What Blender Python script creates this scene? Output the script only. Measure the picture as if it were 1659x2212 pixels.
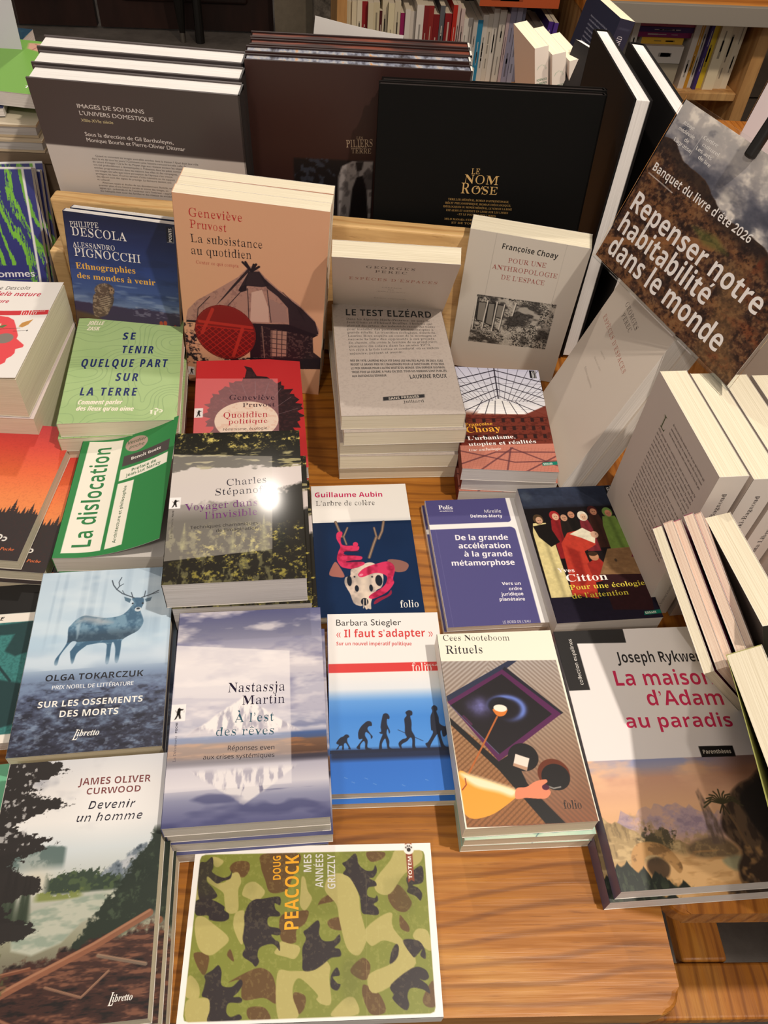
# Bookshop table covered with paperbacks; everything is built in metres, table top at z = 0.
import bpy, math, random
import numpy as np
from mathutils import Matrix, Vector
S = bpy.context.scene
for o in list(bpy.data.objects): bpy.data.objects.remove(o)
R = math.radians
def rz(a): c, s = math.cos(a), math.sin(a); return np.array([[c, -s, 0], [s, c, 0], [0, 0, 1]])
# ---------------------------------------------------------------- camera
PITCH, ROLL, YAW, CAM_Z, F_PX = R(48.446), R(-5.156), R(9.0), 0.6679, 1712.8
fw = np.array([0, math.cos(PITCH), -math.sin(PITCH)]); rt = np.array([1., 0, 0]); dn = np.cross(fw, rt)
rt, dn = math.cos(ROLL)*rt + math.sin(ROLL)*dn, -math.sin(ROLL)*rt + math.cos(ROLL)*dn
CAMROT = np.array([rt, dn, fw]) @ rz(YAW)
cd = bpy.data.cameras.new('camera'); cam = bpy.data.objects.new('camera', cd); S.collection.objects.link(cam)
cd.sensor_fit = 'HORIZONTAL'; cd.sensor_width = 36; cd.lens = F_PX/1659*36; cd.clip_start = .02
M = Matrix.Identity(4)
for i in range(3): M[i][0], M[i][1], M[i][2] = CAMROT[0][i], -CAMROT[1][i], -CAMROT[2][i]
M[2][3] = CAM_Z; cam.matrix_world = M; S.camera = cam
# ---------------------------------------------------------------- world, lamps, exposure
w = bpy.data.worlds.new('world'); S.world = w; w.use_nodes = True
w.node_tree.nodes['Background'].inputs[0].default_value = (1, .9, .8, 1); w.node_tree.nodes['Background'].inputs[1].default_value = .27
S.view_settings.view_transform = 'Standard'; S.view_settings.look = 'None'; S.view_settings.gamma = 1; S.view_settings.exposure = 0.36
def lamp(name, kind, loc, to, power, col, size, cone=60, blend=.4):
    l = bpy.data.lights.new(name, kind); l.energy = power; l.color = col
    if kind == 'SPOT': l.spot_size = R(cone); l.spot_blend = blend; l.shadow_soft_size = size
    else: l.size = size
    o = bpy.data.objects.new(name, l); S.collection.objects.link(o); o.location = loc
    o.rotation_euler = (Vector(to) - Vector(loc)).to_track_quat('-Z', 'Y').to_euler(); return o
lamp('ceiling_or_fill_spot', 'SPOT', (.72, .02, 2.0), (.08, .45, 0), 96, (1, .9, .79), .03, 75)
lamp('ceiling_or_fill_spot', 'SPOT', (-.13, 2.25, 2.0), (-.02, .55, 0), 50, (1, .9, .79), .03, 75)
lamp('ceiling_or_fill_spot', 'SPOT', (-.5, -.95, 1.85), (-.05, .65, .1), 34, (1, .9, .8), .12, 70)
lamp('ceiling_or_fill_spot', 'SPOT', (1.25, -.9, 1.9), (.62, .1, -.75), 45, (1, .92, .84), .06, 38)  # added fill spot that brightens the floor below the right table
lamp('shelf_spot', 'SPOT', (.85, 1.0, 1.6), (.75, 2.3, -.05), 62, (1, .82, .64), .05, 80)
# ---------------------------------------------------------------- shaders
def lin(c):
    c = np.asarray(c, float)
    return np.where(c <= .04045, c/12.92, ((c+.055)/1.055)**2.4)
def hx(h):
    if not isinstance(h, str): return tuple(h)
    h = h.lstrip('#'); h = ''.join(q*2 for q in h) if len(h) == 3 else h; return tuple(int(h[i:i+2], 16)/255 for i in (0, 2, 4))
def mat(name, rough=.5, spec=.5, coat=0, metal=0):
    m = bpy.data.materials.new(name); m.use_nodes = True; b = m.node_tree.nodes['Principled BSDF']
    b.inputs['Roughness'].default_value = rough; b.inputs['Specular IOR Level'].default_value = spec
    b.inputs['Coat Weight'].default_value = coat; b.inputs['Coat Roughness'].default_value = .1; b.inputs['Metallic'].default_value = metal
    return m, m.node_tree, b
def print_mat(name, rough, spec, coat=0):
    m, t, b = mat(name, rough, spec, coat); a = t.nodes.new('ShaderNodeVertexColor'); a.layer_name = 'Col'
    t.links.new(a.outputs[0], b.inputs['Base Color'])
    n = t.nodes.new('ShaderNodeTexNoise'); n.inputs['Scale'].default_value = 900; n.inputs['Detail'].default_value = 1
    tc = t.nodes.new('ShaderNodeTexCoord'); t.links.new(tc.outputs['Object'], n.inputs['Vector'])
    bp = t.nodes.new('ShaderNodeBump'); bp.inputs['Strength'].default_value = .03; bp.inputs['Distance'].default_value = .0005
    t.links.new(n.outputs[0], bp.inputs['Height']); t.links.new(bp.outputs[0], b.inputs['Normal']); return m
MATTE = print_mat('matte_print', .55, .35); SATIN = print_mat('satin_print', .42, .45); DEEP = print_mat('deep_print', .6, .12); GLOSS = print_mat('gloss_print', .62, .08, .1)
def flat(name, col, rough=.6, spec=.4, metal=0):
    m, t, b = mat(name, rough, spec, 0, metal); b.inputs['Base Color'].default_value = (*lin(hx(col)), 1); return m
def pages_mat(name, c1, c2):
    m, t, b = mat(name, .85, .15); tc = t.nodes.new('ShaderNodeTexCoord'); mp = t.nodes.new('ShaderNodeMapping')
    mp.inputs['Scale'].default_value = (8, 8, 2600); n = t.nodes.new('ShaderNodeTexNoise'); n.inputs['Scale'].default_value = 1; n.inputs['Detail'].default_value = 3
    r = t.nodes.new('ShaderNodeValToRGB'); r.color_ramp.elements[0].color = (*lin(hx(c2)), 1); r.color_ramp.elements[1].color = (*lin(hx(c1)), 1)
    r.color_ramp.elements[0].position = .3; r.color_ramp.elements[1].position = .6
    t.links.new(tc.outputs['Object'], mp.inputs[0]); t.links.new(mp.outputs[0], n.inputs['Vector']); t.links.new(n.outputs[0], r.inputs[0]); t.links.new(r.outputs[0], b.inputs['Base Color'])
    bp = t.nodes.new('ShaderNodeBump'); bp.inputs['Strength'].default_value = .25; bp.inputs['Distance'].default_value = .0004
    t.links.new(n.outputs[0], bp.inputs['Height']); t.links.new(bp.outputs[0], b.inputs['Normal']); return m
PG = {'white': pages_mat('paper_white', '#dcd6d0', '#c2bbb4'), 'cream': pages_mat('paper_cream', '#e6dcc4', '#cfc3a8'), 'pink': pages_mat('paper_pinkish', '#e2ccb8', '#c4a592'), 'grey': pages_mat('paper_grey', '#b9b3ae', '#98928d'), 'dark': pages_mat('paper_dark', '#3a3230', '#181412'), 'bright': pages_mat('paper_bright', '#ece8e4', '#d6d1cc')}
def comic_mat(name, cols, sx):
    m, t, b = mat(name, .4, .4); L = t.links.new; tc = t.nodes.new('ShaderNodeTexCoord'); mp = t.nodes.new('ShaderNodeMapping'); mp.inputs['Scale'].default_value = (sx, 1, 60)
    n = t.nodes.new('ShaderNodeTexNoise'); n.inputs['Scale'].default_value = 1; n.inputs['Detail'].default_value = 4; r = t.nodes.new('ShaderNodeValToRGB'); r.color_ramp.elements[0].position = .3; r.color_ramp.elements[1].position = .72
    r.color_ramp.elements[0].color = (*lin(hx(cols[0])), 1); r.color_ramp.elements[1].color = (*lin(hx(cols[-1])), 1)
    for i, q in enumerate(cols[1:-1]): e = r.color_ramp.elements.new(.3 + .42*(i + 1)/(len(cols) - 1)); e.color = (*lin(hx(q)), 1)
    L(tc.outputs['Object'], mp.inputs[0]); L(mp.outputs[0], n.inputs['Vector']); L(n.outputs[0], r.inputs[0]); L(r.outputs[0], b.inputs['Base Color']); return m
PG['comic'] = comic_mat('comic_page_edges', ['#2a2426', '#5a5a66', '#8a8e9e', '#a9a8a8', '#c98a4a'], 130); PG['reflected'] = comic_mat('reflected_page_edges', ['#1c1416', '#3a201c', '#7d3a24', '#2a1a1a', '#a8552e'], 9)  # second mix paints red-brown reflections onto the rear albums' page edges
def wood(name, c1, c2, c3, grain=(1.2, 14, 14), rough=.5, ring=1.0, seed=0):
    m, t, b = mat(name, rough, .4); L = t.links.new
    tc = t.nodes.new('ShaderNodeTexCoord'); mp = t.nodes.new('ShaderNodeMapping'); mp.inputs['Scale'].default_value = grain; mp.inputs['Location'].default_value = (seed, seed*.7, seed*.3)
    n1 = t.nodes.new('ShaderNodeTexNoise'); n1.inputs['Scale'].default_value = 1.3; n1.inputs['Detail'].default_value = 6; n1.inputs['Distortion'].default_value = .8
    wv = t.nodes.new('ShaderNodeTexWave'); wv.bands_direction = 'Y'; wv.inputs['Scale'].default_value = ring; wv.inputs['Distortion'].default_value = 7; wv.inputs['Detail'].default_value = 4; wv.inputs['Detail Scale'].default_value = 1.2
    n2 = t.nodes.new('ShaderNodeTexNoise'); n2.inputs['Scale'].default_value = 9; n2.inputs['Detail'].default_value = 5
    L(tc.outputs['Object'], mp.inputs[0])
    for n in (n1, wv, n2): L(mp.outputs[0], n.inputs['Vector'])
    r = t.nodes.new('ShaderNodeValToRGB'); e = r.color_ramp.elements; e[0].color = (*lin(hx(c1)), 1); e[1].color = (*lin(hx(c3)), 1); e[0].position = .25; e[1].position = .8
    q = e.new(.52); q.color = (*lin(hx(c2)), 1)
    mx = t.nodes.new('ShaderNodeMath'); mx.operation = 'MULTIPLY_ADD'; mx.inputs[1].default_value = .38; L(wv.outputs['Fac'], mx.inputs[0])
    m2 = t.nodes.new('ShaderNodeMath'); m2.operation = 'MULTIPLY'; m2.inputs[1].default_value = .62; L(n1.outputs[0], m2.inputs[0]); L(m2.outputs[0], mx.inputs[2]); L(mx.outputs[0], r.inputs[0])
    dk = t.nodes.new('ShaderNodeMix'); dk.data_type = 'RGBA'; dk.blend_type = 'MULTIPLY'; dk.inputs['Factor'].default_value = .35
    r2 = t.nodes.new('ShaderNodeValToRGB'); r2.color_ramp.elements[0].position = .35; r2.color_ramp.elements[1].position = .6; r2.color_ramp.elements[0].color = (.35, .25, .2, 1); L(n2.outputs[0], r2.inputs[0])
    L(r.outputs[0], dk.inputs['A']); L(r2.outputs[0], dk.inputs['B']); L(dk.outputs['Result'], b.inputs['Base Color'])
    bp = t.nodes.new('ShaderNodeBump'); bp.inputs['Strength'].default_value = .2; bp.inputs['Distance'].default_value = .002; L(mx.outputs[0], bp.inputs['Height']); L(bp.outputs[0], b.inputs['Normal']); return m
def planks(name, c1, c2, c3, line, along='X', rough=.42):
    m, t, b = mat(name, rough, .35); L = t.links.new; N = t.nodes.new; tc = N('ShaderNodeTexCoord')
    def noise(sc, scale, det, ro=.6):
        mp = N('ShaderNodeMapping'); mp.inputs['Scale'].default_value = sc if along == 'X' else (sc[1], sc[0], sc[2]); L(tc.outputs['Object'], mp.inputs[0]); n = N('ShaderNodeTexNoise'); n.inputs['Scale'].default_value = scale; n.inputs['Detail'].default_value = det; n.inputs['Roughness'].default_value = ro; L(mp.outputs[0], n.inputs['Vector']); return n.outputs[0]
    def ma(op, a, q, r=None):
        n = N('ShaderNodeMath'); n.operation = op
        for i, v in enumerate((a, q, r)):
            if v is None: continue
            if isinstance(v, (int, float)): n.inputs[i].default_value = v
            else: L(v, n.inputs[i])
        return n.outputs[0]
    def ramp(f, *st):
        r = N('ShaderNodeValToRGB'); e = r.color_ramp.elements; e[0].position, e[0].color = st[0][0], (*st[0][1], 1); e[1].position, e[1].color = st[-1][0], (*st[-1][1], 1)
        for p, q in st[1:-1]: k = e.new(p); k.color = (*q, 1)
        L(f, r.inputs[0]); return r.outputs[0]
    def mul(a, q, f):
        n = N('ShaderNodeMix'); n.data_type = 'RGBA'; n.blend_type = 'MULTIPLY'; n.inputs['Factor'].default_value = f; L(a, n.inputs['A']); L(q, n.inputs['B']); return n.outputs['Result']
    big = noise((2.2, 7, 5), 1.6, 4); warp = noise((1.6, 3.2, 2), 1.5, 2); fib = noise((5, 170, 60), 1, 4, .7); pore = noise((26, 420, 90), 1, 3, .7)
    sp = N('ShaderNodeSeparateXYZ'); L(tc.outputs['Object'], sp.inputs[0]); y = sp.outputs['Y' if along == 'X' else 'X']
    ph = ma('ADD', ma('MULTIPLY', y, 420), ma('MULTIPLY', warp, 34)); ring = ma('SINE', ph, 0)
    w = lambda h: lin(hx(h)); base = ramp(big, (.3, w(c1)), (.5, w(c2)), (.72, w(c3))); col = mul(base, ramp(ring, (.5, (1, 1, 1)), (1.0, w(line))), .42)
    col = mul(col, ramp(fib, (.32, (.6, .5, .42)), (.56, (1, 1, 1))), .6); col = mul(col, ramp(pore, (.3, (.45, .36, .3)), (.42, (1, 1, 1))), .5)
    L(col, b.inputs['Base Color']); bp = N('ShaderNodeBump'); bp.inputs['Strength'].default_value = .22; bp.inputs['Distance'].default_value = .0012; L(ma('ADD', fib, ma('MULTIPLY', ring, -.12)), bp.inputs['Height']); L(bp.outputs[0], b.inputs['Normal'])
    L(ramp(fib, (.3, (.62,)*3), (.6, (.36,)*3)), b.inputs['Roughness']); return m
def stone(name, c1, c2, scale, rough=.8):
    m, t, b = mat(name, rough, .3); L = t.links.new; tc = t.nodes.new('ShaderNodeTexCoord'); n = t.nodes.new('ShaderNodeTexNoise')
    n.inputs['Scale'].default_value = scale; n.inputs['Detail'].default_value = 8; n.inputs['Roughness'].default_value = .7
    r = t.nodes.new('ShaderNodeValToRGB'); r.color_ramp.elements[0].position = .35; r.color_ramp.elements[1].position = .68; r.color_ramp.elements[0].color = (*lin(hx(c1)), 1); r.color_ramp.elements[1].color = (*lin(hx(c2)), 1)
    L(tc.outputs['Object'], n.inputs['Vector']); L(n.outputs[0], r.inputs[0]); L(r.outputs[0], b.inputs['Base Color'])
    bp = t.nodes.new('ShaderNodeBump'); bp.inputs['Strength'].default_value = .3; bp.inputs['Distance'].default_value = .01; L(n.outputs[0], bp.inputs['Height']); L(bp.outputs[0], b.inputs['Normal']); return m
# ---------------------------------------------------------------- lettering: outlines of the built-in font, stretched to a length measured mostly in image pixels
def run(c, cap, low, dig):
    if 'A' <= c <= 'Z': return chr(cap + ord(c) - 65)
    if 'a' <= c <= 'z': k = low + ord(c) - 97; return chr(k) if k != 0x1D455 else '\u210e'
    if dig and '0' <= c <= '9': return chr(dig + ord(c) - 48)
    return c
STY = {'sans': None, 'serif': (0x1D400, 0x1D41A, 0x1D7CE), 'serifit': (0x1D434, 0x1D44E, 0), 'serifbi': (0x1D468, 0x1D482, 0), 'noto': (0x1D5A0, 0x1D5BA, 0x1D7E2), 'bold': (0x1D5D4, 0x1D5EE, 0x1D7EC), 'it': (0x1D608, 0x1D622, 0), 'bi': (0x1D63C, 0x1D656, 0), 'script': (0x1D4D0, 0x1D4EA, 0)}
ACC = {'é': 'e/', 'è': 'e\\', 'ê': 'e^', 'ë': 'e:', 'à': 'a\\', 'â': 'a^', 'É': 'E/', 'È': 'E\\', 'À': 'A\\', 'Ë': 'E:', 'ç': 'c,', 'û': 'u^', 'î': 'i^', 'ô': 'o^', 'ù': 'u\\'}
CH = "ABCDEFGHIJKLMNOPQRSTUVWXYZabcdefghijklmnopqrstuvwxyz0123456789.,-:;'’«»()•&?!–"
GL = {}
def text_mesh(body, fill='BOTH'):
    cu = bpy.data.curves.new('glyphs', 'FONT'); cu.body = body; cu.size = 1; cu.resolution_u = 3; cu.space_line = 4; cu.fill_mode = fill
    o = bpy.data.objects.new('glyphs', cu); S.collection.objects.link(o); dg = bpy.context.evaluated_depsgraph_get()
    me = o.evaluated_get(dg).to_mesh(); n = len(me.vertices); v = np.empty(n*3); me.vertices.foreach_get('co', v); v = v.reshape(-1, 3)[:, :2].copy()
    f = [tuple(p.vertices) for p in me.polygons]; bpy.data.objects.remove(o); bpy.data.curves.remove(cu); return v, f
def glyphs(sty, txt):                     # outlines are read once per character, only for characters that get printed
    rg = STY[sty]; fn = (lambda q: q) if rg is None else (lambda q: run(q, *rg)); G = GL.setdefault(sty, {}); step = 4.0
    todo = [q for q in dict.fromkeys(('' if 'H' in G else 'HI') + txt) if q not in G and q in CH]
    if 'H' in G and not todo: return G
    for b in range(0, len(todo), 6):           # a few characters at a time, one line each
        part_ = todo[b:b + 6]; v, f = text_mesh('\n'.join(fn(q) for q in part_)); row = np.floor((-v[:, 1] + 1.2)/step).astype(int); cells = {}
        for p in f: cells.setdefault(row[p[0]], []).append(p)
        for k, q in enumerate(part_):
            fs = cells.get(k, []); ids = sorted({i for p in fs for i in p}); mp = {a: n for n, a in enumerate(ids)}
            vv = v[ids].copy() if ids else np.zeros((0, 2)); vv[:, 1] += k*step; G[q] = [vv, [tuple(mp[i] for i in p) for p in fs], 0.]
    u, _ = text_mesh('\n'.join(fn('I') + fn(q) + fn('I') for q in 'I' + ''.join(todo) + ' '), 'NONE'); rowu = np.floor((-u[:, 1] + 1.2)/step).astype(int)
    mx = [u[rowu == k][:, 0].max() for k in range(len(todo) + 2)]; xI = G['I'][0][:, 0].max(); advI = (mx[0] - xI)/2
    for k, q in enumerate(todo): G[q][2] = mx[k + 1] - xI - advI
    if ' ' not in G: G[' '] = [np.zeros((0, 2)), [], max(.2, mx[-1] - xI - advI)]
    G['cap'] = G['H'][0][:, 1].max(); return G
def weigh(vv, fs, k):                      # heavier or lighter upright strokes: edge points move sideways only
    if not k or not fs: return vv
    cnt = {}
    for p in fs:
        for a, b in zip(p, p[1:] + p[:1]): cnt.setdefault((min(a, b), max(a, b)), []).append(p)
    nx = np.zeros(len(vv)); nn = np.zeros((len(vv), 2))
    for (a, b), ps in cnt.items():
        if len(ps) != 1: continue
        e = vv[b] - vv[a]; L = math.hypot(*e)
        if L < 1e-9: continue
        n = np.array([e[1], -e[0]])/L; c = vv[list(ps[0])].mean(0)
        if n @ (c - vv[a]) > 0: n = -n
        nn[a] += n; nn[b] += n
    l = np.maximum(np.hypot(nn[:, 0], nn[:, 1]), 1e-9); out = vv.copy(); dx = k*nn[:, 0]/l
    if k < 0:                                  # hairlines stay: a point never moves past a share of its stroke's own thickness
        E = np.array([(a, b) for (a, b), ps in cnt.items() if len(ps) == 1]); A, B = vv[E[:, 0]], vv[E[:, 1]]
        for i in range(len(vv)):
            if dx[i] == 0: continue
            y = vv[i, 1] + 1.3e-4; m = (A[:, 1] > y) != (B[:, 1] > y)
            if not m.any(): dx[i] = 0; continue
            xs = A[m, 0] + (y - A[m, 1])*(B[m, 0] - A[m, 0])/(B[m, 1] - A[m, 1]); d = (xs - vv[i, 0])*np.sign(dx[i]); d = d[d > 2e-3]; T = d.min() if len(d) else 0
            dx[i] = np.sign(dx[i])*min(abs(dx[i]), max(0, (T - .04)*.42))
    out[:, 0] += dx; return out
def layout(s, sty, k=0, track=0):
    G = glyphs(sty, ''.join(ACC[q][0] if q in ACC else q for q in s)); x = 0; V = []; T = []; off = 0
    for ch in s:
        acc = None
        if ch in ACC: ch, acc = ACC[ch]
        key = ch if ch in G else ' '; vv, fs, ad = G[key]
        if key+'#%g' % k not in G: G[key+'#%g' % k] = weigh(vv, fs, k)
        vv = G[key+'#%g' % k]
        if len(vv): V.append(vv + (x, 0)); T += [tuple(i + off for i in p) for p in fs]; off += len(vv)
        if acc and len(vv):
            cx = (vv[:, 0].min() + vv[:, 0].max())/2 + x; top = vv[:, 1].max() + .06; q = .05
            sh = {'/': [[(-.03, 0), (.06, 0), (.15, .15), (.03, .15)]], '\\': [[(-.06, 0), (.03, 0), (-.03, .15), (-.15, .15)]], '^': [[(-.16, 0), (-.08, 0), (.03, .13), (-.03, .13)], [(.08, 0), (.16, 0), (.03, .13), (-.03, .13)]], ':': [[(-.14, 0), (-.04, 0), (-.04, .1), (-.14, .1)], [(.04, 0), (.14, 0), (.14, .1), (.04, .1)]], ',': [[(-.02, -.2), (.06, -.2), (.02, 0), (-.03, 0)]]}[acc]
            b = top if acc != ',' else vv[:, 1].min()
            for p in sh: V.append(np.array(p) + (cx, b)); T.append(tuple(range(off, off + 4))); off += 4
        x += ad + track
    return (np.vstack(V) if V else np.zeros((0, 2))), T
# ---------------------------------------------------------------- printed sheets: a fine grid of coloured points plus lettering, in millimetres from the top left corner
def smooth(pts, n=5):
    P = np.asarray(pts, float); a, b, q, d = np.roll(P, 1, 0), P, np.roll(P, -1, 0), np.roll(P, -2, 0); out = []
    for t in np.arange(n)/n: out.append(.5*(2*b + (q - a)*t + (2*a - 5*b + 4*q - d)*t*t + (3*b - a - 3*q + d)*t**3))
    return np.stack(out, 1).reshape(-1, 2)
class Sheet:
    def __init__(s, w, h, bg='#ffffff', res=.6):
        s.w, s.h, s.res = w, h, res; s.nx, s.ny = max(2, int(round(w/res)) + 1), max(2, int(round(h/res)) + 1)
        s.X, s.Y = np.meshgrid(np.linspace(0, w, s.nx), np.linspace(0, h, s.ny)); s.img = np.empty((s.ny, s.nx, 3)); s.img[:] = hx(bg); s.tx = []
    def mix(s, m, col, a=1.):
        c = np.asarray(hx(col)) if not (isinstance(col, np.ndarray)) else col
        m = np.clip(m*a, 0, 1)[..., None]; s.img = s.img*(1 - m) + c*m; return s
    def box(s, x0, y0, x1, y1, col, a=1., soft=None):
        q = soft or s.res; return s.mix(np.clip((s.X - x0)/q + .5, 0, 1)*np.clip((x1 - s.X)/q + .5, 0, 1)*np.clip((s.Y - y0)/q + .5, 0, 1)*np.clip((y1 - s.Y)/q + .5, 0, 1), col, a)
    def pmask(s, pts, soft=None):
        P = np.asarray(pts, float); q = soft or s.res; out = np.zeros(s.X.shape); w_ = s.win(P[:, 0].min() - q, P[:, 1].min() - q, P[:, 0].max() + q, P[:, 1].max() + q)
        X, Y = s.X[w_], s.Y[w_]
        if not X.size: return out
        inside = np.zeros(X.shape, bool); d = np.full(X.shape, 1e9)
        for (x0, y0), (x1, y1) in zip(P, np.roll(P, -1, 0)):
            if y0 != y1: inside ^= ((y0 > Y) != (y1 > Y)) & (X < (x1 - x0)*(Y - y0)/(y1 - y0) + x0)
            ex, ey = x1 - x0, y1 - y0; t = np.clip(((X - x0)*ex + (Y - y0)*ey)/max(ex*ex + ey*ey, 1e-9), 0, 1)
            d = np.minimum(d, (X - x0 - t*ex)**2 + (Y - y0 - t*ey)**2)
        d = np.sqrt(d); out[w_] = np.clip(np.where(inside, d, -d)/q + .5, 0, 1); return out
    def win(s, x0, y0, x1, y1):
        f = lambda v, n, L: int(min(max(math.floor(v/L*(n - 1)), 0), n)); return (slice(f(y0, s.ny, s.h), f(y1, s.ny, s.h) + 2), slice(f(x0, s.nx, s.w), f(x1, s.nx, s.w) + 2))
    def poly(s, pts, col, a=1., soft=None): return s.mix(s.pmask(pts, soft), col, a)
    def blob(s, pts, col, a=1., soft=None): return s.poly(smooth(pts), col, a, soft)
    def ell(s, cx, cy, rx, ry, col, a=1., rot=0, soft=None):
        c, n = math.cos(rot), math.sin(rot); u, v = s.X - cx, s.Y - cy; u, v = c*u + n*v, -n*u + c*v
        r = np.sqrt((u/rx)**2 + (v/ry)**2); return s.mix(np.clip((1 - r)*min(rx, ry)/(soft or s.res) + .5, 0, 1), col, a)
    def line(s, pts, wd, col, a=1.):
        d = np.full(s.X.shape, 1e9); g = wd + 2*s.res
        for (x0, y0), (x1, y1) in zip(pts, pts[1:]):
            w_ = s.win(min(x0, x1) - g, min(y0, y1) - g, max(x0, x1) + g, max(y0, y1) + g); X, Y = s.X[w_], s.Y[w_]
            ex, ey = x1 - x0, y1 - y0; t = np.clip(((X - x0)*ex + (Y - y0)*ey)/max(ex*ex + ey*ey, 1e-9), 0, 1)
            d[w_] = np.minimum(d[w_], np.hypot(X - x0 - t*ex, Y - y0 - t*ey))
        k = 1. if wd >= s.res else wd/s.res; return s.mix(np.clip((wd/2 - d)/s.res + .5*max(k, .6), 0, 1), col, a*k if k < 1 else a)
    def grad(s, stops, m=1.):                   # colour by height: (y, colour) pairs
        ys = [q[0] for q in stops]; cs = np.array([hx(q[1]) for q in stops]); g = np.stack([np.interp(s.Y, ys, cs[:, i]) for i in range(3)], -1)
        m = np.clip(np.broadcast_to(m, s.X.shape), 0, 1)[..., None]; s.img = s.img*(1 - m) + g*m; return s
    def fbm(s, sx, sy, octv=4, seed=0, rough=.55):
        rng = np.random.RandomState(seed); out = np.zeros(s.X.shape); amp = 1; tot = 0
        for k in range(octv):
            gx, gy = int(s.w/sx) + 3, int(s.h/sy) + 3; g = rng.rand(gy, gx); x = s.X/sx; y = s.Y/sy; i = x.astype(int); j = y.astype(int); fx, fy = x - i, y - j
            fx = fx*fx*(3 - 2*fx); fy = fy*fy*(3 - 2*fy)
            out += amp*((g[j, i]*(1 - fx) + g[j, i + 1]*fx)*(1 - fy) + (g[j + 1, i]*(1 - fx) + g[j + 1, i + 1]*fx)*fy); tot += amp; amp *= rough; sx /= 2; sy /= 2
            if max(sx, sy) < s.res*.8: break
        return out/tot
    def t(s, txt, x0, y0, x1, y1, cap, sty='sans', col='#111111', k=0, shear=0, track=0):
        if sty.startswith('serif'): k = max(-.04, k)
        elif sty == 'bold' and k < 0: k = max(-.018, k*.3)
        V, T = layout(txt, sty, k, track)
        if not len(V): return s
        G = GL[sty]; a = V[:, 0].min(); W = V[:, 0].max() - a; L = math.hypot(x1 - x0, y1 - y0); ux, uy = (x1 - x0)/L, (y1 - y0)/L
        yy = V[:, 1]*cap/G['cap']; xx = (V[:, 0] - a)*L/W + shear*yy
        s.tx.append((np.stack([x0 + ux*xx + uy*yy, y0 + uy*xx - ux*yy], 1), T, hx(col))); return s
    def tl(s, txt, x, y, size, sty='sans', col='#111111', k=0, align=0, rot=0, sx=1.):   # natural width; align 0 left, .5 centre, 1 right
        V, T = layout(txt, sty, k)
        if not len(V): return s
        G = GL[sty]; q = size/G['cap']; a = V[:, 0].min(); W = (V[:, 0].max() - a)*q*sx; xx = (V[:, 0] - a)*q*sx - align*W; yy = V[:, 1]*q; c, n = math.cos(rot), math.sin(rot)
        s.tx.append((np.stack([x + c*xx - n*yy, y - n*xx - c*yy], 1), T, hx(col))); return s
def sheet_mesh(name, sh, m, f, thick=.0003, edge='#d8d2ca', tint=.92):
    """f(u, v) -> xyz of a point u, v in 0..1 (v up) and the lift of the ink above it"""
    u = (sh.X/sh.w).ravel(); v = (1 - sh.Y/sh.h).ravel(); n = len(u); P = f(u, v, 0.); C = lin(np.clip(sh.img, 0, 1)).reshape(-1, 3)*tint
    idx = np.arange(n).reshape(sh.ny, sh.nx); q = np.stack([idx[1:, :-1], idx[1:, 1:], idx[:-1, 1:], idx[:-1, :-1]], -1).reshape(-1, 4)
    V = [P]; F = q.tolist(); Cs = [C]; off = n
    ring = np.concatenate([idx[0, :], idx[1:, -1], idx[-1, -2::-1], idx[-2:0:-1, 0]]); k = len(ring); e = lin(hx(edge))
    V.append(P[ring]); V.append(f(u[ring], v[ring], -thick)); Cs.append(np.tile(e, (2*k, 1)))
    for i in range(k): j = (i + 1) % k; F.append([off + i, off + j, off + k + j, off + k + i])
    off += 2*k; g = np.linspace(0, 1, 9); gu, gv = np.meshgrid(g, g); V.append(f(gu.ravel(), gv.ravel(), -thick)); Cs.append(np.tile(e, (81, 1)))
    F += [[off + 9*j + i, off + 9*j + 9 + i, off + 9*j + 10 + i, off + 9*j + 1 + i] for j in range(8) for i in range(8)]; off += 81
    for X, T, c in sh.tx:
        uu, vv = X[:, 0]/sh.w, 1 - X[:, 1]/sh.h; V.append(f(uu, vv, .00006)); Cs.append(np.tile(lin(c)*tint, (len(X), 1))); F += [[i + off for i in p] for p in T]; off += len(X)
    me = bpy.data.meshes.new(name); me.from_pydata(np.vstack(V).tolist(), [], F); a = me.color_attributes.new('Col', 'FLOAT_COLOR', 'POINT')
    C4 = np.ones((off, 4)); C4[:, :3] = np.vstack(Cs); a.data.foreach_set('color', C4.ravel()); me.materials.append(m); me.update(); return me
def plane(o, ex, ey, w, h, lift=None):       # a sheet lying on a plane, o = lower left corner
    o, ex, ey = (np.asarray(q, float) for q in (o, ex, ey)); n = np.cross(ex, ey)
    def f(u, v, d):
        z = d if lift is None else d + lift(u, v)
        return o + np.outer(u*w, ex) + np.outer(v*h, ey) + np.outer(z*np.ones_like(u), n)
    return f
def boxes(name, bs, m, bevel=0, rot=None):
    V = []; F = []
    for x0, y0, z0, x1, y1, z1 in bs:
        k = len(V); V += [(x, y, z) for z in (z0, z1) for y in (y0, y1) for x in (x0, x1)]
        F += [[k+i for i in q] for q in ((0, 2, 3, 1), (4, 5, 7, 6), (0, 1, 5, 4), (2, 6, 7, 3), (0, 4, 6, 2), (1, 3, 7, 5))]
    me = bpy.data.meshes.new(name); me.from_pydata(V, [], F); me.materials.append(m)
    if bevel:
        import bmesh
        b = bmesh.new(); b.from_mesh(me); bmesh.ops.bevel(b, geom=b.edges[:], offset=bevel, segments=3, affect='EDGES', profile=.5); b.to_mesh(me); b.free()
        for p in me.polygons: p.use_smooth = False
    return me
def obj(name, me, parent=None, loc=None):
    o = bpy.data.objects.new(name, me); S.collection.objects.link(o)
    if parent: o.parent = parent
    if loc: o.location = loc
    return o
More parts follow.
